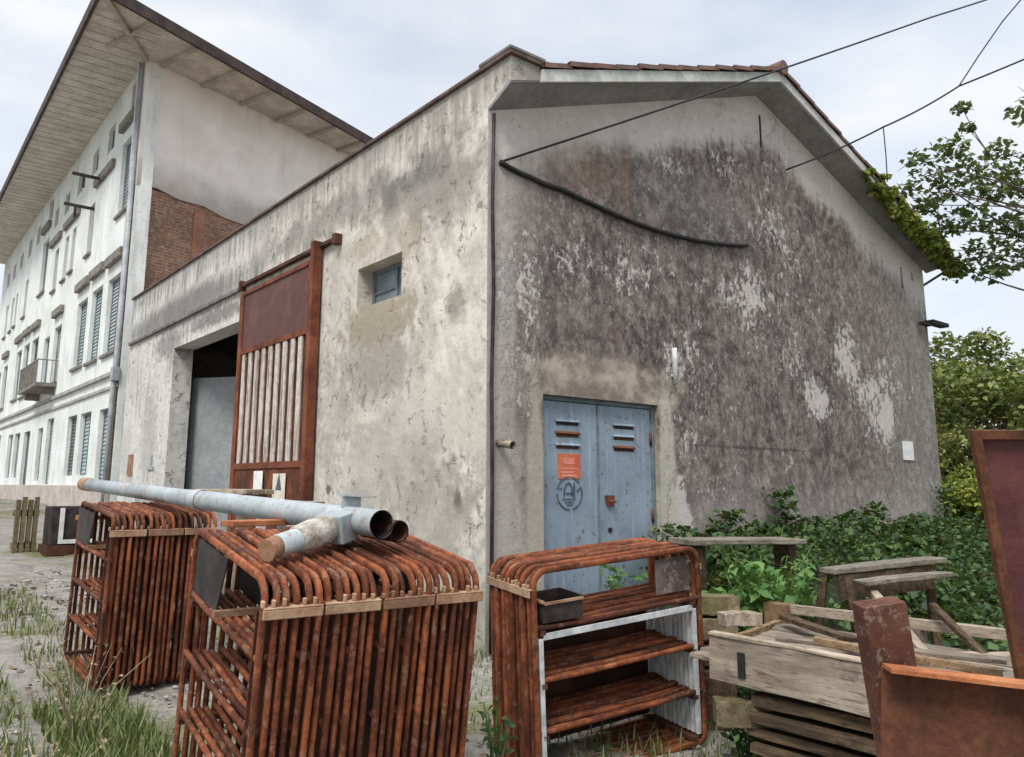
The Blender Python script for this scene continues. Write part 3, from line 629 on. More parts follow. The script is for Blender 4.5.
mb = MB(); mb.box((-.10, 13.15, -1.2), (-.003, 35, -.02)); mb.build('plinth', mat_plain('pinkish_plinth', (.42, .36, .32), (.56, .50, .45)), fac, bevel=.01)
bl = MB(); bl.box((-.55, 20.4, 2.80), (-.002, 23.6, 2.90)); bl.box((-.4, 20.7, 2.6), (-.002, 20.82, 2.80)); bl.box((-.4, 23.1, 2.6), (-.002, 23.22, 2.80)); bal = bl.build('balcony', M['hood'], fac)
bl = MB(); bl.box((-.55, 20.4, 3.55), (-.52, 23.6, 3.58)); bl.box((-.52, 20.4, 3.55), (-.01, 20.43, 3.58))
for k in range(27): bl.box((-.545, 20.41+k*.12, 2.901), (-.53, 20.425+k*.12, 3.55))
for k in range(4): bl.box((-.42+k*.12, 20.405, 2.901), (-.405+k*.12, 20.42, 3.55))
bl.build('railing', M['hood'], bal)
for (y, z) in ((16.6, 7.95), (17.4, 7.35)):
    m = MB(); m.box((-.75, y, z), (-.002, y+.07, z+.07)); m.box((-.5, y+.01, z-.3), (-.44, y+.06, z)); m.build('wall_bracket', M['steel_dark'], fac)
MB().tube([(-.08, 13.22, 9.8), (-.08, 13.22, 2.3), (-.10, 13.22, 2.2), (-.10, 13.22, -.9)], .06, 10).box((-.16, 13.10, 2.25), (-.02, 13.34, 2.55)).build('drainpipe', M['drain'], fac)
# skewed side wall
sd = Vector((.955, .297, 0)).normalized(); sn = Vector((sd.y, -sd.x, 0))
B0 = Vector((0, 13.15, 0))
def sp(u, z, k=0): return B0 + sd*u + sn*k + Vector((0, 0, z))
mb = MB(); mb.prism([sp(0.02, -1.2), sp(8.4, -1.2), sp(8.4, 6.80), sp(.02, 6.80)], -sn*.35); o = fixn(mb.build('brick_wall', M['brick'], fac))
mb = MB(); pr = [sp(0, 6.78, .03), sp(8.42, 6.70, .03), sp(8.42, 9.9, .03), sp(0, 9.9, .03)]
mb.prism([sp(0, 6.80, .03), sp(.5, 6.86, .03), sp(1.1, 6.76, .03), sp(1.8, 6.80, .03), sp(2.4, 6.68, .03), sp(3.1, 6.66, .03), sp(8.42, 6.6, .03), sp(8.42, 9.9, .03), sp(0, 9.9, .03)], -sn*.36); fixn(mb.build('upper_wall', M['upper'], fac))
mb = MB(); mb.prism([sp(1.55, 3, .001), sp(1.85, 3, .001), sp(1.85, 6.66, .001), sp(1.55, 6.66, .001)], sn*.028); fixn(mb.build('pilaster', mat_plain('orange_clay', (.26, .12, .07), (.36, .19, .12)), fac))
mb = MB(); mb.prism([sp(8.0, -1.2, -.36), sp(8.4, -1.2, -.36), sp(8.4, 9.85, -.36), sp(8.0, 9.85, -.36)], -sn*20); fixn(mb.build('rear_wall', M['factory'], fac))
# eaves
E1 = Vector((-1.45, 10.98, 0)); ed = Vector((.933, .36, 0)).normalized(); E2 = E1+ed*9.9
zz = 9.905
far1 = Vector((-1.25, 36, 0)); far2 = Vector((9.5, 36, 0))
poly = [E1, E2, far2, far1]
V3 = lambda p, z: Vector((p.x, p.y, z))
mb = MB(); mb.prism([V3(p, zz) for p in poly], (0, 0, .10)); fixn(mb.build('soffit', M['soffit'], fac))
mb = MB()
def strip(a, b, ht, th, z):
    d = (b-a).normalized(); nn = Vector((d.y, -d.x, 0)); q = MB(); return mb.prism([V3(a+nn*.003, z), V3(b+nn*.003, z), V3(b+nn*.003, z+ht), V3(a+nn*.003, z+ht)], nn*th)
strip(E1, E2, .26, .07, zz-.06); strip(far1, E1, .26, .07, zz-.06); fixn(mb.build('fascia', M['fascia_brown'], fac))
def rafter(p, q, w_, h_): fixn(MB().bar(p, q, w_, h_).build('rafter', M['soffit_dk'], fac))
for k in range(1, 9):
    c = E1+ed*(k*1.18); q = c - sn*1.75; rafter(V3(c, zz-.042), V3(q, zz-.042), .10, .08)
rafter(V3(E1+ed*.05, zz-.046), V3(B0, zz-.046), .12, .09)
mb = MB()
for k in range(60):
    y = 11.9+k*.38; mb.box((-1.40, y, zz-.010), (-.01, y+.02, zz-.001))
mb.build('batten', M['soffit_dk'], fac)
mb = MB(); apex1, apex2 = Vector((4, 17, 12.6)), Vector((4, 34, 12.6)); zr = zz+.205
A_, B_, C_, D_ = [V3(p, zr) for p in poly]
mb.face([A_, B_, apex1]); mb.face([B_, C_, apex2, apex1]); mb.face([C_, D_, apex2]); mb.face([D_, A_, apex1, apex2]); mb.face([A_, D_, C_, B_]); mb.build('roof', M['tile'], fac)

# ------------------------------------------------------------------ rusty rib racks
H, PITCH = 1.15, .0417
def loop(T, rc=.085, rb=.04):
    pts = []
    for (cx, cz, r, a0) in ((T-rc, H-rc, rc, 0), (rc, H-rc, rc, 90), (rb, rb, rb, 180), (T-rb, rb, rb, 270)):
        for k in range(6):
            a = R(a0+k*18); pts.append((cx+r*math.cos(a), 0, cz+r*math.sin(a)))
    return pts
def make_rack(T, n, label, pale_posts=False, back=False, trays=((.60, .97),), rm='rust_rib', group=None):
    root = empty('rib_rack', (0, 0, 0)); root['label'] = label; root['category'] = 'rack'
    if group: root['group'] = group
    wd = PITCH*n
    for i in range(n):
        y = (i-(n-1)/2)*PITCH
        jx = random.uniform(-.012, .012); jz = random.uniform(-.010, .006); y += random.uniform(-.004, .004); lean = random.uniform(-.012, .012)
        pts = [(p[0]+jx+random.uniform(-.0015, .0015), y+lean*(p[2]/H-.5)+random.uniform(-.002, .002), p[2]+jz+random.uniform(-.0015, .0015)) for p in loop(T)]
        rib = MB().tube(pts, 0, 8, close=True, aniso=((0, 1, 0), .0118, .017)).build('rib', M[rm], root, True)
        for s in (.30, .58, .85):
            z = H-s+jz
            MB().tube([(.012+jx, y, z), (T*.3, y+random.uniform(-.007, .007), z-random.uniform(0, .012)), (T*.7, y+random.uniform(-.007, .007), z-random.uniform(0, .014)), (T-.012+jx, y, z)], 0, 8, aniso=((0, 1, 0), .0118, .013)).build('rung', M[rm], rib, True)
    hb = wd/2-.004
    m = MB(); m.box((-.030, -hb, H-.135), (-.0175, hb, H-.098)); m.box((-.030, -hb, H-.098), (.02, hb, H-.090)); 
    for i in range(n):
        if random.random() < .8: y = (i-(n-1)/2)*PITCH+PITCH*.42; m.box((-.024, y-.007, H-.090), (-.004, y+.007, H-.060-random.uniform(0, .012)))
    m.build('cross_bar', M['rust_pale'], root, True, bevel=.003)
    if not pale_posts: MB().box((.045, -hb, .05), (.051, hb, H-.12)).build('light_block_sheet', M['rust_dark'], root, True)  # added dark sheet, blocks light so the gaps between ribs stay dark
    m = MB(); m.box((T+.0175, -hb, H-.135), (T+.030, hb, H-.098)); m.build('cross_bar', M['rust_pale'], root, True, bevel=.003)
    for s in (.335, .615, .885):
        MB().box((.04, -hb, H-s-.01), (.075, hb, H-s+.016)).build('shelf_bearer', M['rust_dark'], root, True); MB().box((T-.075, -hb, H-s-.01), (T-.04, hb, H-s+.016)).build('shelf_bearer', M['rust_dark'], root, True)
    MB().box((.06, -hb, .018), (.10, hb, .04)).build('foot_bar', M['rust_dark'], root, True); MB().box((T-.10, -hb, .018), (T-.06, hb, .04)).build('foot_bar', M['rust_dark'], root, True)
    for (a, b) in trays:
        x0, x1, z0, z1 = a*T, b*T, H-.281, H-(.16 if a < .5 else .07); t = .006
        if pale_posts:
            if back: continue
            if a > .5:
                MB().box((x0, -hb+.03, z0+.03), (x1, -hb+.036, H-.045)).build('end_plate', M['plate_mottled'], root, True, bevel=.002); continue
            m = MB(); m.box((x0, -hb, z0), (x1, hb, z0+t)); m.box((x0, -hb, z0+t), (x0+t, hb, z1)); m.box((x1-t, -hb, z0+t), (x1, hb, z1)); m.box((x0+t, -hb, z0+t), (x1-t, -hb+t, z1-.01)); m.box((x0+t, hb-t, z0+t), (x1-t, hb, z1))
            tr_ = m.build('tray', M['steel_dark'], root, True, bevel=.002)
            m = MB(); m.box((x0-.012, -hb-.012, z1-.012), (x0+.004, hb, z1+.002)); m.box((x0+.004, -hb-.012, z1-.022), (x1, -hb-.001, z1-.008)); m.build('lip', M['rust_pale'], tr_, True)
        else:
            m = MB(); m.prism([(x0, hb-.012, z0), (x1, hb-.012, z0), (x1, hb-.012, H-.03), (x0-.10, hb-.012, H-.03)], (0, -.006, 0)); m.prism([(x0, -hb+.012, z0), (x1, -hb+.012, z0), (x1, -hb+.012, H-.03), (x0-.10, -hb+.012, H-.03)], (0, .006, 0))
            for side_ in (0, 1):
                q = MB(); k_ = 6 if side_ else 0
                yv = (-hb+.012, .006) if side_ else (hb-.012, -.006)
                q.prism([(x0, yv[0], z0), (x1, yv[0], z0), (x1, yv[0], H-.03), (x0-.10, yv[0], H-.03)], (0, yv[1], 0)); fixn(q.build('end_plate', M['steel_dark'], root, True))
            MB().box((x0-.03, -hb, z0-.016), (x0-.005, hb, z0+.012)).build('lip', M['rust_pale'], root, True)
    if pale_posts:
        for (x, sg) in ((.030, 1), (T-.058, 1)):
            MB().box((x, -hb, .05), (x+.028, -hb+.022, H-.36)).build('post', M['post_pale'], root, True, bevel=.003); MB().box((x, hb-.022, .05), (x+.028, hb, H-.36)).build('post', M['post_pale'], root, True, bevel=.003)
            m = MB()
            for i in range(n): m.box((x+.004, (i-(n-1)/2)*PITCH-.012, .05), (x+.016, (i-(n-1)/2)*PITCH+.012, H-.36))
            m.build('lining_slat', M['post_pale'], root, True)
        if back: MB().box((.06, hb-.03, .05), (T-.06, hb-.026, H-.36)).build('shade_sheet', M['rust_dark'], root, True)  # added dark sheet, its colour gives the lower shelf openings their shade
        m = MB(); m.box((.06, -hb, H-.368), (T-.06, -hb+.01, H-.335)); m.build('apron', M['post_pale'], root, True)
    return root
def rot_m(yw, ti, ro): 
    return Matrix.Rotation(yw, 3, 'Z') @ Matrix.Rotation(-ti, 3, 'Y') @ Matrix.Rotation(ro, 3, 'X')
def place(o, pos, yw, ti, ro, along, jit=0):
    m = rot_m(R(yw+jit), R(ti), R(ro)); o.location = Vector(pos) + rot_m(R(yw), R(ti), R(ro)) @ Vector((0, along, 0)); o.rotation_euler = m.to_euler()
GRP = 'rusty ribbed racks standing in the yard'
rk = make_rack(.98, 6, 'rusty ribbed rack at the open end of the near row, shelves facing the grass', group=GRP)
wd = 6*PITCH+.004
labs = ['rusty ribbed rack second from the grass in the near row, under the pipe mouth',
        'third rusty ribbed rack of the near row from the grass, just past the pipe mouth',
        'rusty ribbed rack at the end of the near row closest to the shed corner']
for k in range(4):
    o = rk if k == 0 else make_rack(.98, 6, labs[k-1], group=GRP)
    place(o, (-3.11, -2.46, -1.50), 87, 9, 0, -(k+.5)*wd, (0, -.6, .7, -.3)[k])
for k in range(3):
    o = make_rack(.98, 6, ['rusty ribbed rack standing beside the dirt path, its shelves open to the path', 'rusty ribbed rack in the middle of the far row, under the pole', 'rusty ribbed rack of the far row partly hidden behind the near row'][k], group=GRP)
    place(o, (-2.97, .47, -1.365), 90.8, 4.5, 0, -(k+.5)*wd, (0, .5, -.4)[k])
PITCH = .0383
rc = make_rack(1.2, 6, 'rusty rack with orange top and pale inner posts in front of the blue door', True, False, ((.05, .27), (.74, .96)), 'rust_rib', GRP)
wd = 6*PITCH+.004
place(rc, (-1.342, -2.21, -1.60), -8.6, 4.5, 4, .5*wd)
o = make_rack(1.2, 6, 'rusty shelf rack squeezed behind the orange topped one, nearer the blue door', True, True, ((.05, .27), (.74, .96)), 'rust_rib', GRP)
place(o, (-1.342, -2.21, -1.60), -8.6, 4.5, 4, 1.5*wd, .3)
# bearers under the tilted racks
o = MB().bar((-3.25, -1.60, -1.42), (-2.0, -1.53, -1.42), .12, .13).build('timber_sleeper', M['wood_dark'], bevel=.008)
tag(o, 'dark timber sleeper under the rear of the near row of racks', 'sleeper')

# ------------------------------------------------------------------ grey pole lying over the racks
pole = empty('metal_pole', (-2.52, -2.41, -.17))
tag(pole, 'long grey galvanised pole with a wrapped stub branch lying across the rusty racks', 'pole')
a, b = Vector((-2.50, -2.46, -.168)), Vector((-2.56, 3.24, .005)); d = (b-a).normalized()
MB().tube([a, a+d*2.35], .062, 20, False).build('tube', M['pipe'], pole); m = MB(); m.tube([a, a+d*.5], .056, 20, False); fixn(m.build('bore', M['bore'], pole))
m = MB(); m.tube([a+d*.0005, a+d*.012], .0635, 20, False); m.build('rim', M['pipe'], pole)
m = MB(); m.tube([a+d*2.30, a+d*2.42], .066, 20, False); m.tube([a+d*2.36, b-d*.25], .058, 18); m.build('tube', M['pipe'], pole)
MB().tube([b-d*.26, b], .064, 16).build('end_cap', M['rust_pale'], pole)
q0 = a+d*.28; q1 = Vector((-3.03, -2.43, -.265)); e2 = (q1-q0).normalized()
MB().tube([q0, q0+e2*.52], .050, 16).build('branch_tube', M['pipe'], pole)
MB().tube([q0+e2*.16, q0+e2*.2, q0+e2*.3, q0+e2*.38, q0+e2*.40], [.055, .064, .066, .06, .054], 16).build('wrapping', M['wrap'], pole)
MB().tube([q0+e2*.51, q0+e2*.58], .046, 14).build('end_plug', M['rust_pale'], pole)
m = MB(); m.bar(q0+e2*.05+Vector((0, 0, -.01)), q0+e2*.17+Vector((0, 0, -.01)), .15, .13); m.build('collar', M['pipe'], pole, bevel=.006)
side = Vector((d.y, -d.x, 0)).normalized()
m = MB(); c = a+side*.095+Vector((0, 0, -.035)); m.hollow(c, c+d*.30, .05, .006, 16); m.build('side_tube', M['rust_dark'], pole)
m = MB(); m.bar(a+d*.32+Vector((.02, 0, .058)), a+d*.32+Vector((.02, 0, .115)), .10, .012, d); m.bar(a+d*.32+Vector((-.03, 0, .115)), a+d*.32+Vector((.14, 0, .105)), .07, .008); m.build('bracket', M['pipe'], pole)
o = MB().bar((-2.85, -1.50, -.195), (-1.98, -1.42, -.19), .14, .03).build('rusty_plate', M['rust_orange'], bevel=.004)
tag(o, 'orange rusty strip of plate laid on the back edge of the near racks', 'metal plate')

# ------------------------------------------------------------------ things by the gate and along the path
def table(name, p0, p1, dw, zt, zg, mt, ml, label, cat, th=.05):
    r = empty(name, (p0[0], p0[1], zg)); tag(r, label, cat); a = Vector((p0[0], p0[1], zt)); b = Vector((p1[0], p1[1], zt)); d = (b-a).normalized(); nn = Vector((d.y, -d.x, 0))
    m = MB()
    for k in range(3): m.plank(a+nn*(k-1)*dw/3+Vector((0, 0, -th/2)), b+nn*(k-1)*dw/3+Vector((0, 0, -th/2+.002*k)), dw/3-.008, th)
    m.build('top', mt, r, bevel=.004)
    MB().bar(a+d*.1+Vector((0, 0, -th-.05)), b-d*.1+Vector((0, 0, -th-.05)), dw*.8, .09).build('apron', ml, r)
    for (q, s) in ((a+d*.12, 1), (a+d*.12, -1), (b-d*.12, 1), (b-d*.12, -1)):
        c = q+nn*s*dw*.36; MB().bar((c.x, c.y, zt-th), (c.x, c.y, g(c.y)-.08), .08, .08).build('leg', ml, r)
    return r
table('workbench', (-1.18, 4.25), (-.68, 3.33), .5, -.05, -1.25, M['wood_pale'], M['wood_grey'], 'timber workbench with a pale plank top in front of the rusty gate', 'workbench')
table('low_table', (-.68, 3.2), (-.42, 2.55), .45, -.17, -1.27, M['concrete'], M['post_pale'], 'low grey slab table beside the timber workbench near the gate post', 'table', .06)
def sheet(name, y0, y1, z0, z1, mat, label, mark=False):
    o = MB().box((-.1385, y0, z0), (-.1345, y1, z1)).build(name, mat); tag(o, label, 'notice')
    if mark:
        ym, t = (y0+y1)/2, MB(); zc = z0+(z1-z0)*.35
        t.prism([(-.1389, ym-.09, zc), (-.1389, ym+.09, zc), (-.1389, ym, zc+.22)], (-.001, 0, 0)); t.build('warning_mark', M['ink'], o)
sheet('paper_notice', 4.62, 4.92, -.14, .19, M['paper'], 'narrow plain white notice fixed to the bottom of the rusty gate')
sheet('paper_notice', 3.90, 4.28, -.17, .15, M['paper_cream'], 'wider cream notice with a dark pointed mark on the rusty gate', True)
o = MB().box((-.72, 7.5, g(8)-.05), (-.12, 8.45, -.14)).build('concrete_block', M['concrete'], bevel=.02); tag(o, 'pale concrete block at the foot of the open gateway', 'block')
pal = empty('wooden_pallet', (-2.1, 9.1, -1.05)); tag(pal, 'mossy wooden pallet stood on edge at the far end of the path', 'pallet')
for k in range(4): MB().box((-2.32+k*.085, 8.95, g(9)-.05), (-2.26+k*.085, 9.05, -.24+(.04 if k % 2 else 0))).build('board', M['wood_moss'], pal)
for z in (-.5, -1.0): MB().box((-2.34, 9.06, z), (-1.98, 9.14, z+.1)).build('bearer', M['wood_grey'], pal)
cb = empty('metal_cabinet', (-1.7, 8.5, -1.05)); tag(cb, 'dark steel box with a white corner frame standing on the path behind the racks', 'box')
MB().box((-1.92, 8.4, -.92), (-1.30, 8.95, -.34)).build('body', M['steel_dark'], cb, bevel=.01)
m = MB(); m.box((-1.80, 8.36, -.90), (-1.74, 8.398, -.36)); m.box((-1.74, 8.36, -.90), (-1.32, 8.398, -.84)); m.build('frame', M['white'], cb)
MB().box((-1.96, 8.34, g(8.4)-.05), (-1.26, 9.0, -.925)).build('base', M['rust_dark'], cb)

# ------------------------------------------------------------------ signs and cables
sg = empty('warning_sign', (1.09, .08, .05)); tag(sg, 'small orange warning sticker on the left leaf of the blue door', 'sticker')
MB().box((.94, .0795, .08), (1.24, .0845, .32)).build('panel', M['orange'], sg)
m = MB()
for k, (a, b) in enumerate(((.98, 1.20), (.97, 1.15), (.99, 1.21))): m.box((a, .078, .10+k*.035), (b, .0793, .118+k*.035))
m.box((1.02, .078, .22), (1.16, .0793, .285)); m.build('print', M['pink'], sg)
o = MB().box((7.80, -.02, .42), (8.12, -.003, .70)).build('wall_sign', M['white'], bevel=.004); tag(o, 'small blank white sign on the stained gable near its far edge', 'sign')
def cable(pts, r, label, sag=0., name='cable'):
    P = []
    for i, (a, b) in enumerate(zip(pts, pts[1:])):
        a = Vector(a); b = Vector(b)
        for k in range(8):
            t = k/8; q = a.lerp(b, t); q.z -= sag*4*t*(1-t); P.append(q)
    P.append(Vector(pts[-1])); o = MB().tube(P, r, 6).build(name, M['wire']); return tag(o, label, 'cable')
cable([(.15, -.02, 3.05), (6.56, -1.42, 6.37), (11.0, -2.4, 8.67)], .012, 'overhead cable rising from the shed corner across the gable to the sky', .02)
cable([(.13, -.025, 3.04), (.5, -.03, 2.98), (.93, -.03, 2.955), (2.12, -.03, 2.83), (3.1, -.03, 2.85), (4.08, -.03, 2.98)], .026, 'thick black cable sagging along the stained gable wall', .012)
cable([(5.09, -.02, 4.24), (6.22, -.83, 4.89), (6.98, -1.54, 5.45), (9.5, -3.4, 6.9)], .013, 'overhead cable from the gable past the tree, with others tied to it', .03)
cable([(6.98, -1.54, 5.45), (7.15, -1.75, 5.85), (7.35, -2.02, 6.32), (8.3, -3.0, 7.9)], .010, 'thin cable branching steeply up from a joint above the tree', .0)
cable([(6.22, -.83, 4.88), (6.25, -.82, 4.5), (6.34, -.77, 4.15)], .008, 'short loose wire end hanging from the overhead cable by the eave', .0)

# ------------------------------------------------------------------ scrap timber and steel on the right
cr_ = empty('crate_frame', (-.1, -3.3, -1.0)); tag(cr_, 'large pale wooden crate frame lying open on stacked boards', 'crate')
F1, F2 = Vector((-.77, -2.92, -.75)), Vector((-.79, -4.25, -.76)); Bk1, Bk2 = Vector((.55, -2.42, -.75)), Vector((.70, -4.0, -.755))
MB().plank(F1+Vector((0, 0, -.11)), F2+Vector((0, 0, -.11)), .045, .22).build('front_board', M['wood_mid'], cr_, bevel=.004)
MB().plank(F1+Vector((-.002, 0, .008)), F2+Vector((-.002, 0, .008)), .058, .014).build('top_rail', M['wood_pale'], cr_, bevel=.003)
MB().plank(Bk1+Vector((0, 0, -.03)), Bk2+Vector((0, 0, -.03)), .05, .06).build('back_rail', M['wood_pale'], cr_, bevel=.004)
MB().box((.48, -2.56, -1.02), (.58, -2.40, -.748)).build('corner_block', M['wood_rail'], cr_, bevel=.004)
MB().box((.60, -3.35, -1.02), (.69, -3.22, -.80)).build('corner_block', M['wood_grey'], cr_, bevel=.004)
MB().box((-.803, -3.13, -.93), (-.795, -3.09, -.81)).build('strap_slot', M['black_steel'], cr_)
MB().plank(F1+Vector((.03, .02, -.10)), (.5, -2.5, -.90), .04, .10).build('side_board', M['wood_rail'], cr_, bevel=.004)
for k in range(9):
    x = -.70+k*.145; dz = random.uniform(-.008, .008)
    MB().plank((x, -2.74+k*.035+random.uniform(-.04, .02), -.875+dz*2), (x+.03+random.uniform(-.02, .02), -4.2, -.885+dz), .128, .024).build('floor_board', M['wood_grey'], cr_, bevel=.003)
ords = ['topmost', 'second', 'third', 'fourth', 'fifth', 'sixth', 'lowest']
for k in range(7):
    z = -1.03-k*.075; x = -.76+random.uniform(-.03, .03); y = -3.12+random.uniform(-.05, .04)
    o = MB().plank((x+.3, y, z), (x+.32, y-1.4, z-.01), .62, .045 if k else .055).build('weathered_board', M['wood_dark'], bevel=.004)
    tag(o, f'dark weathered board, {ords[k]} down the stack beneath the pale crate frame' if k not in (0, 6) else f'{ords[k]} dark weathered board of the stack beneath the pale crate frame', 'board', 'boards stacked under the crate frame')
def timber(p0, p1, wd_, ht, mt, label, cat='beam', name='timber_beam', upv=(0, 0, 1)):
    o = MB().plank(p0, p1, wd_, ht, upv, j=.006 if min(wd_, ht) > .04 else .003).build(name, mt, bevel=.004); return tag(o, label, cat)
timber((-.02, -1.86, -.79), (.42, -2.24, -.775), .16, .12, M['wood_moss'], 'upper mossy timber beam poking out behind the orange topped rack')
timber((-.02, -1.86, -.94), (.40, -2.24, -.92), .17, .13, M['wood_moss'], 'lower mossy timber beam poking out behind the orange topped rack')
timber((-.02, -1.86, -1.09), (.38, -2.2, -1.09), .2, .13, M['wood_dark'], 'dark rotten beam under the two mossy ones beside the rack')
timber((-.02, -1.86, -1.35), (.36, -2.2, -1.35), .3, .36, M['wood_dark'], 'squared dark timber baulk on the ground under the beams by the rack', 'baulk', 'timber_baulk')
timber((-.60, -2.86, -.70), (-.42, -2.98, -.70), .10, .07, M['wood_pale'], 'short pale offcut sitting on the corner of the crate frame', 'offcut', 'timber_offcut')
timber((-.86, -2.98, -1.10), (-.66, -3.16, -1.10), .12, .12, M['wood_moss'], 'mossy stump of timber below the crate frame corner', 'block', 'timber_block')
tb = empty('stone_bench', (1.3, -1.7, -1.45)); tag(tb, 'grey slab bench half lost in the ivy below the gable', 'bench')
MB().plank((.70, -1.55, -.41), (1.86, -1.80, -.43), .30, .045).build('slab', M['wood_greyx'], tb, bevel=.008)
MB().plank((.80, -1.60, -.45), (.80, -1.60, -1.5), .14, .10).build('leg', M['wood_dark'], tb); MB().plank((1.75, -1.78, -.43), (1.75, -1.78, -1.5), .14, .10).build('leg', M['wood_dark'], tb)
bt = empty('broken_table', (1.2, -2.9, -1.5)); tag(bt, 'broken weathered plank table sagging in front of the ivy', 'table')
MB().plank((.78, -2.70, -.54), (1.74, -2.99, -.49), .16, .035).build('plank', M['wood_greyx'], bt, bevel=.005)
MB().plank((.82, -2.90, -.60), (1.55, -3.12, -.57), .12, .03).build('plank', M['wood_greyx'], bt, bevel=.005)
MB().plank((.80, -2.76, -.64), (1.6, -3.0, -.60), .03, .16).build('apron', M['wood_dark'], bt)
for (p, q) in (((.86, -2.78, -.57), (.98, -2.86, -1.5)), ((1.6, -2.98, -.53), (1.62, -3.0, -1.5)), ((.80, -2.66, -.57), (.74, -2.5, -1.5))): MB().plank(p, q, .05, .05).build('leg', M['wood_dark'], bt)
timber((.88, -2.95, -.66), (.24, -3.56, -.90), .05, .035, M['wood_pale'], 'pale thin stick leaning down from the broken table into the crate', 'stick', 'wooden_stick')
timber((.62, -3.42, -.66), (.42, -3.80, -.90), .045, .03, M['wood_dark'], 'grey slat leaning diagonally inside the crate frame', 'batten', 'timber_batten')
timber((.2, -3.55, -.89), (.62, -3.95, -.87), .12, .05, M['wood_pale'], 'pale plank end lying flat in the far side of the crate', 'plank', 'wooden_plank')
timber((-.35, -3.02, -.80), (.15, -3.95, -.825), .10, .022, M['wood_mid'], 'loose board lying slantwise across the crate floor', 'board', 'loose_board')
timber((.36, -2.62, -.80), (-.12, -3.35, -.79), .07, .03, M['wood_dark'], 'dark broken lath crossing the back of the crate floor', 'lath', 'broken_lath')
timber((-.52, -3.35, -.745), (-.30, -4.1, -.80), .05, .035, M['wood_rail'], 'brown batten resting on the front rim of the crate near the steel post', 'batten', 'loose_batten')
# steel frame in the foreground
sf = empty('steel_trestle', (-1.7, -4.4, -1.6)); tag(sf, 'rusty steel post with a horizontal channel beam in the bottom corner', 'steel trestle')
pt, pb = Vector((-1.905, -4.405, -.345)), Vector((-1.66, -4.405, -1.64)); vr = Vector((.79, -.61, 0))
ax = (pb-pt).normalized(); fwd = ax.cross(vr).normalized(); 
if fwd.y > 0: fwd = -fwd
m = MB()
def plate(m, c0, c1, half, th, nrm):
    n_ = Vector(nrm).normalized(); s_ = (Vector(c1)-Vector(c0)).normalized().cross(n_).normalized()*half
    c0, c1 = Vector(c0), Vector(c1); m.mesh([c0-s_, c0+s_, c1+s_, c1-s_, c0-s_+n_*th, c0+s_+n_*th, c1+s_+n_*th, c1-s_+n_*th], [(0,1,2,3),(7,6,5,4),(0,4,5,1),(1,5,6,2),(2,6,7,3),(3,7,4,0)])
m.bar(pt-fwd*.04, pb-fwd*.04, .13, .08, fwd)
s_ = ax.cross(fwd).normalized()
fixn(m.build('post', M['rust_flake'], sf))
b0, b1 = Vector((-1.935, -4.40, -.505)), Vector((-1.16, -5.24, -.60)); bd_ = (b1-b0).normalized(); bn = Vector((bd_.y, -bd_.x, 0)).normalized()
if bn.dot(Vector((-1, -1, 0))) < 0: bn = -bn
dn = bd_.cross(bn); dn = dn if dn.z < 0 else -dn
m = MB(); 
def quadbox(m, o, a, b, c): m.mesh([o, o+a, o+a+b, o+b, o+c, o+a+c, o+a+b+c, o+b+c], [(3,2,1,0),(4,5,6,7),(0,1,5,4),(1,2,6,5),(2,3,7,6),(3,0,4,7)])
L_ = b1-b0
quadbox(m, b0, L_, bn*.085, dn*.012); fixn(m.build('top_flange', M['rust_orange'], sf))
m = MB(); quadbox(m, b0+dn*.0125-bn*.012, L_, bn*.012, dn*.36); quadbox(m, b0+dn*.373-bn*.012, L_, bn*.09, dn*.012); fixn(m.build('web', M['rust_web'], sf))
# leaning maroon sheet
sh = empty('steel_sheet', (-.4, -4.3, -1.6)); tag(sh, 'maroon painted steel sheet with a rusty edge leaning at the frame edge', 'metal sheet')
q0 = Vector((-.90, -4.29, .235)); dd = Vector((.19, .01, -.72)).normalized(); rr_ = Vector((.78, -.60, .0)).normalized(); rr_ = (rr_-dd*rr_.dot(dd)*.0).normalized(); nn = rr_.cross(dd).normalized()
if nn.dot(Vector((-1, -1, 0))) < 0: nn = -nn
Lh = 1.84/abs(dd.z)
m = MB(); quadbox(m, q0+dd*.035+rr_*.035, dd*(Lh-.07), rr_*1.0, -nn*.004); fixn(m.build('panel', M['maroon'], sh))
m = MB(); quadbox(m, q0, dd*Lh, rr_*.035, nn*.03); quadbox(m, q0+rr_*.035, rr_*1.0, dd*.035, nn*.03); fixn(m.build('edge_frame', M['rust_web'], sh))

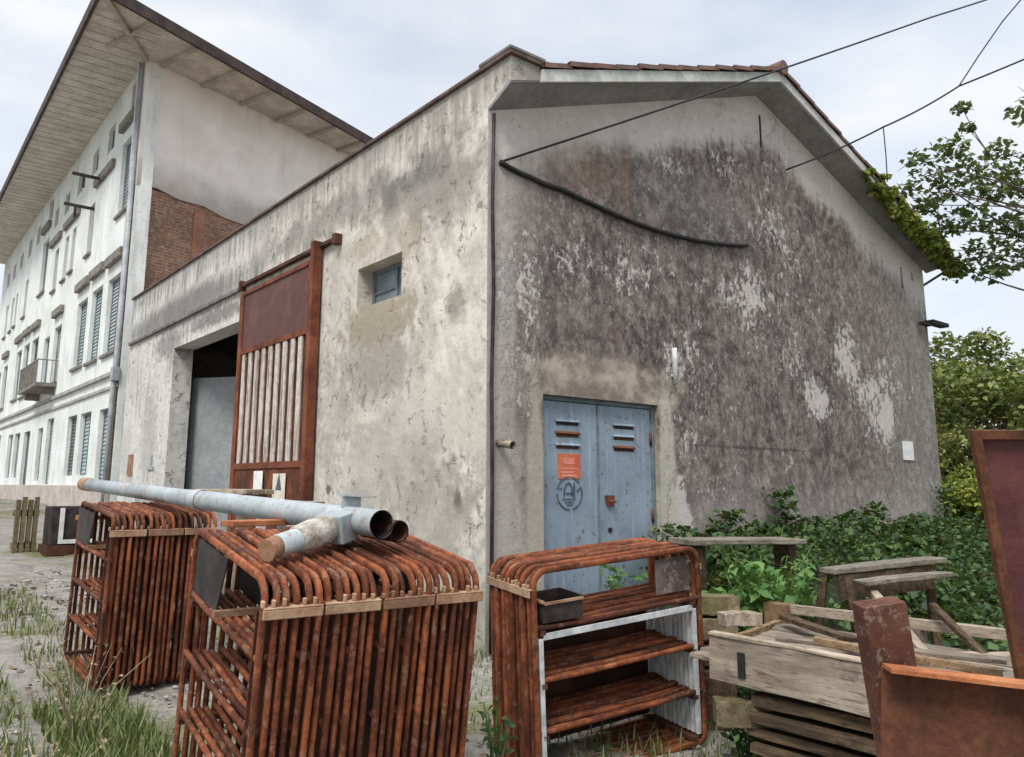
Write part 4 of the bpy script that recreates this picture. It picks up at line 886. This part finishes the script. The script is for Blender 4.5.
# ------------------------------------------------------------------ vegetation
def ivy_top(X, Y):
    f = .5+.5*np.sin(X*1.3+1)*np.sin(Y*2.1+X*.4); f2 = .5+.5*np.sin(X*3.7+Y*2)*np.sin(Y*4.3-X*1.7)
    k = np.clip((Y+3.0)/2.4, 0, 1)
    return -1.45+.045*Y+(.34+.66*k*(.78+.22*f)+.34*(f2-.45))*np.clip((X-(.9-.75*Y))/1.0, .12, 1)*np.where(X > 9.1, .85, 1)
def ivy_bed():
    n = 27000; X = RNG.uniform(.9, 10.2, n*3); Y = RNG.uniform(-3.0, -.05, n*3)
    ok = ~((X < 1.9) & (Y > -.9)); X, Y = X[ok], Y[ok]
    Z = ivy_top(X, Y) - RNG.uniform(0, 1, len(X))**2.2*.28
    P = np.stack([X, Y, Z], 1)[:n]
    sh_ = []
    for k in range(150):
        i = int(RNG.integers(0, n)); q = P[i].copy(); dr = RNG.normal(size=3)*.03; dr[2] = .028
        for j in range(int(RNG.integers(3, 8))): q = q+dr+RNG.normal(size=3)*.012; sh_.append(q.copy())
    climb = []
    for (cx_, top_, w_) in ((3.3, -.25, .3), (4.4, .0, .25), (5.1, -.35, .4), (6.6, -.2, .35), (7.6, -.38, .3), (8.7, .05, .3)):
        m_ = int(260*w_/.3); zz_ = -1.0+(top_+1.0)*RNG.uniform(0, 1, m_)**.8; climb.append(np.stack([cx_+RNG.normal(size=m_)*w_*(1-.6*(zz_+1)/(top_+1)), -.05-RNG.uniform(0, .16, m_), zz_], 1))
    P = np.concatenate([P, np.array(sh_)]+climb); szs = np.where(np.sin(P[:, 0]*2.7)*np.sin(P[:, 1]*3.3+P[:, 0]) > 0, .092, .065)*RNG.choice([.6, 1, 1.25], len(P))
    o = leaf_mesh('ivy_bed', P, szs[:, None], M['leaf_ivy'], upbias=.5, aspect=.85); o['kind'] = 'stuff'; tag(o, 'dense dark ivy growing along the foot of the gable', 'ivy')
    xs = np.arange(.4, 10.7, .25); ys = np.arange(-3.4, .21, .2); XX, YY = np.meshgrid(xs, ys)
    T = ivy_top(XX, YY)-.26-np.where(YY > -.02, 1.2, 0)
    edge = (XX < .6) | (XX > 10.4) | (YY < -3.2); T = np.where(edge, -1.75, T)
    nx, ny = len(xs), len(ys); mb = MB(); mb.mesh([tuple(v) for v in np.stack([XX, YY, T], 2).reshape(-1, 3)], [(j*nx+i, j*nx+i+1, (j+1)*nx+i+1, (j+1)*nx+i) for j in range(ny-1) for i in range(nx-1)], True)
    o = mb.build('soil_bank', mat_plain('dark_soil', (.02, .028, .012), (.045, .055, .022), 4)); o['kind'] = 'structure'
ivy_bed()
def weed(name, base, h, nstem, nleaf, size, mat, label, spread=.3, cat='plant'):
    root = empty(name, base); tag(root, label, cat); b = Vector(base); st = MB(); P = []
    for s in range(nstem):
        a = random.uniform(0, 6.28); tip = b+Vector((math.cos(a)*spread*random.uniform(.3, 1), math.sin(a)*spread*random.uniform(.3, 1), h*random.uniform(.6, 1)))
        mid = b.lerp(tip, .5)+Vector((0, 0, h*.12)); st.tube([b, mid, tip], [.008, .006, .003] if mat != 'straw' else [.004, .003, .0015], 5)
        for k in range(nleaf):
            t = random.uniform(.2, 1); q = b.lerp(mid, t*2) if t < .5 else mid.lerp(tip, t*2-1)
            P.append(q+Vector((random.gauss(0, size*.55), random.gauss(0, size*.55), random.gauss(0, size*.3))))
    st.build('stem', M['leaf_weed'] if mat != 'straw' else M['straw'], root); leaf_mesh('leaves', [tuple(p) for p in P], size, M[mat], root, .5, .6)
    return root
weed('weed', (.75, -2.2, -1.4), .92, 18, 44, .10, 'leaf_weed', 'bright green leafy weed behind the beams and the crate frame', .40)
weed('weed', (-.62, -3.0, -1.54), .5, 9, 24, .07, 'leaf_ivy', 'dark green weed between the rack and the stacked boards', .22)
weed('weed', (2.2, -.35, -1.42), .95, 9, 26, .08, 'leaf_ivy', 'creeper climbing by the right jamb of the blue door', .35)
weed('weed', (1.35, -.45, -1.45), .78, 8, 24, .075, 'leaf_weed', 'green weed standing in front of the blue door, seen through the rack', .35)
weed('weed', (2.2, -1.3, -1.4), 1.12, 16, 44, .075, 'leaf_ivy', 'ivy clump rising over the grey slab bench', .6)
weed('weed', (1.25, -1.95, -1.4), .92, 14, 40, .065, 'leaf_weed', 'light green weed pushing up in front of the grey slab bench', .45)
weed('weed', (-1.75, -2.35, -1.55), .55, 5, 14, .05, 'leaf_ivy', 'small dark creeper in the gap between the two rows of racks', .1)
weed('dry_weed', (-3.25, -.55, -1.43), .72, 9, 10, .035, 'straw', 'dry brown weed with seed heads in front of the rack by the path', .42)
weed('dry_weed', (-3.55, -1.35, -1.47), .30, 10, 12, .03, 'straw', 'low tuft of dead stalks in the grass beside the near rack', .3)
# grass along the racks and path
def grass():
    P = []
    def area(n, x0, x1, y0, y1, f=None):
        k = 0
        while k < n:
            x, y = random.uniform(x0, x1), random.uniform(y0, y1)
            if f is None or f(x, y): P.append((x, y)); k += 1
    area(3600, -3.35, -2.85, -2.0, .30, lambda x, y: math.sin(x*5+y*2)+math.sin(y*4-x*3) > -1.1)
    area(1300, -3.75, -3.4, -1.2, 5.5, lambda x, y: math.sin(y*2.3)+math.sin(y*5+x*4) > -.9)
    area(900, -3.2, -2.7, .3, 5.0); area(900, -2.0, 0.0, -1.0, 1.2); area(1300, -1.3, .8, -3.6, -1.2); area(700, -.4, -.02, -.2, 3.4)
    mb = MB()
    for (x, y) in P:
        hgt = random.choice([random.uniform(.02, .09), random.uniform(.04, .17)])*(1.25 if y < -.3 and x < -2.8 else .9); a = random.uniform(0, 6.28); lean = hgt*random.uniform(.2, .9); wx, wy = math.cos(a+1.57)*.006, math.sin(a+1.57)*.006
        z = g(y)-.035; t = (x+math.cos(a)*lean, y+math.sin(a)*lean, z+hgt+.02); m_ = (x+math.cos(a)*lean*.35, y+math.sin(a)*lean*.35, z+hgt*.65)
        mb.mesh([(x-wx, y-wy, z), (x+wx, y+wy, z), (m_[0]+wx*.8, m_[1]+wy*.8, m_[2]), (m_[0]-wx*.8, m_[1]-wy*.8, m_[2]), t], [(0, 1, 2, 3), (3, 2, 4)])
    o = mb.build('grass', M['grass']); o['kind'] = 'stuff'; tag(o, 'patchy grass growing between the racks and the path', 'grass')
grass()
def gravel():
    mb = MB()
    for k in range(2400):
        x, y = (random.uniform(-4.6, -2.0), random.uniform(-3, 7)) if k % 3 else (random.uniform(-2.2, 1.5), random.uniform(-3.6, 0))
        r = random.choice([.008, .012, .016, .022, .035])*random.uniform(.7, 1.3); z = g(y)-.03; a = random.uniform(0, 6.28)
        v = [(x+r*math.cos(a+i*1.2566)*random.uniform(.7, 1.1), y+r*math.sin(a+i*1.2566)*random.uniform(.7, 1.1), z+r*.2) for i in range(5)]
        mb.mesh(v+[(x, y, z+r*random.uniform(.5, .9)), (x, y, z-r)], [(i, (i+1) % 5, 5) for i in range(5)]+[((i+1) % 5, i, 6) for i in range(5)])
    n = N('loose_stone', .2); o = mb.build('gravel', n.fin(n.ramp(n.island(), [(0, (.12, .11, .095)), (.6, (.24, .225, .20)), (1, (.38, .36, .33))]), .9)); o['kind'] = 'stuff'; tag(o, 'loose stones and rubble chips scattered over the yard', 'gravel')
    P = np.stack([RNG.uniform(-4.6, .6, 1500), RNG.uniform(-3.4, 6, 1500), np.zeros(1500)], 1); P[:, 2] = -1.4+.045*P[:, 1]-.018
    o = leaf_mesh('leaf_litter', P, .05, M['leaf_dead'], upbias=2.5); o['kind'] = 'stuff'; tag(o, 'dead brown leaves lying over the yard', 'leaf litter')
gravel()
# vine on the eave
P = []
for k in range(120):
    t = RNG.uniform(0, 1)**.75; x = 6.55+2.75*t; z = verge_z(x)+RNG.uniform(-.10, .16)-.05*t; r = .05+.09*t*RNG.uniform(.5, 1.4)
    P.append(cloud((x, -.37+RNG.uniform(-.10, .08), z), r, 20, .8))
for k in range(26):
    t = RNG.uniform(0, 1); x = 6.9+2.4*t; L_h = RNG.uniform(.06, .30)
    for q in np.arange(0, L_h, .05): P.append(cloud((x+.04*math.sin(q*20+k), -.36+.03*math.cos(q*17), verge_z(x)-q), .06, 5, 1))
vn = empty('vine', (9.3, -.4, -1.4)); tag(vn, 'yellow green vine spilling over the right eave of the shed', 'vine')
leaf_mesh('leaves', np.concatenate(P), .10, M['leaf_vine'], vn, .3, .8)
MB().tube([(9.06, .6, -1.4), (9.05, .5, .5), (9.06, .4, 2.2), (9.05, .2, 3.2), (9.15, -.36, 3.5), (8.2, -.38, 3.98), (7.2, -.38, 4.3), (6.6, -.39, 4.5)], [.035, .03, .028, .026, .024, .02, .014, .008], 6).build('stem', M['bark'], vn)

def limb(mb, p0, p1, r0_, r1_, bend=.08, n=6):
    p0, p1 = Vector(p0), Vector(p1); L = (p1-p0).length; o = Vector((random.uniform(-1, 1), random.uniform(-1, 1), random.uniform(-.2, .8)))*L*bend
    pts = [p0.lerp(p1, i/n)+o*math.sin(math.pi*i/n) for i in range(n+1)]
    mb.tube(pts, [r0_+(r1_-r0_)*i/n for i in range(n+1)], 7); return pts
def tree(name, base, top, R_, clusters, per, size, mat, label, cr_=.5, flat=.8, extra=()):
    root = empty(name, base); tag(root, label, 'tree'); b = Vector(base); c = Vector(top)
    tr = MB(); limb(tr, b, c, .22, .09, .04)
    bo = MB(); P = []
    cs = []
    for k in range(clusters):
        d = Vector((random.gauss(0, 1), random.gauss(0, 1), random.gauss(0, .8))).normalized()*R_*random.uniform(.35, 1)
        cs.append((c+d, cr_*random.uniform(.6, 1.2), per))
    cs += [(Vector(e[0]), e[1], e[2]) for e in extra]
    for (q, r_, n_) in cs:
        s = b.lerp(c, random.uniform(.55, 1)); limb(bo, s, q, .03, .005, .12)
        for s2 in range(3):
            limb(bo, q, q+Vector((random.gauss(0, r_*.7), random.gauss(0, r_*.7), random.gauss(0, r_*.4))), .009, .003, .1, 3)
        P.append(cloud(q, r_, n_, flat))
    tr.build('trunk', M['bark'], root); bo.build('branches', M['bark'], root); leaf_mesh('crown', np.concatenate(P), size, M[mat], root, .35, .6)
    return root
exec_extra = []
def at(px, py, d):      # a point seen at that place in the photograph, d metres along the view axis
    q = fw + rt*((px-488.73)/802.15) - up*((py-348.71)/802.15); return Vector(cam.location)+q*d
for (px, py, r_, n_, dd_) in ((962, 108, .16, 40, 12.6), (968, 128, .14, 40, 12.6), (948, 150, .34, 95, 12.4), (915, 160, .24, 40, 12.2), (975, 170, .42, 150, 12.6), (1000, 150, .30, 80, 13), (930, 175, .3, 60, 12.3), (908, 190, .22, 36, 12.2),
                              (950, 190, .34, 100, 12.5), (995, 190, .4, 140, 13), (930, 205, .28, 70, 12.4), (965, 220, .42, 150, 12.6), (1005, 225, .4, 130, 13), (940, 232, .3, 80, 12.6), (985, 250, .36, 110, 12.8), (960, 265, .3, 80, 12.8), (1010, 262, .4, 110, 13), (990, 275, .26, 60, 12.8), (1035, 170, .6, 220, 13), (1050, 240, .7, 260, 13.2), (1030, 110, .4, 100, 13)):
    exec_extra.append((at(px, py, dd_), r_, n_))
tree('tree', (12.3, -2.4, -1.5), (12.2, -2.2, 4.6), 1.9, 26, 110, .13, 'leaf_tree', 'thin leaved tree reaching over the shed eave against the sky', .5, .55, [e for e in exec_extra])
tree('tree', (16.5, 1.6, -1.5), (16.5, 1.6, 1.2), 2.3, 46, 320, .17, 'leaf_far', 'dense bushy tree beyond the far corner of the shed', .75)
tree('tree', (15.0, -2.0, -1.5), (15.0, -2.0, .8), 1.9, 36, 280, .16, 'leaf_far', 'round green tree behind the leaning maroon sheet', .7)
tree('tree', (19.5, 4.8, -1.5), (19.5, 4.8, 2.0), 2.2, 50, 260, .2, 'leaf_far', 'taller bushy tree farthest off behind the shed gable', .8)
tree('shrub', (10.55, .15, -1.5), (10.6, .15, -.45), .75, 30, 240, .10, 'leaf_yel', 'yellow green shrub at the far foot of the gable', .42)['category'] = 'shrub'
tree('shrub', (11.2, -2.4, -1.5), (11.2, -2.4, -.9), .8, 24, 230, .12, 'leaf_ivy', 'dark green shrub beside the ivy at the end of the gable', .42)['category'] = 'shrub'
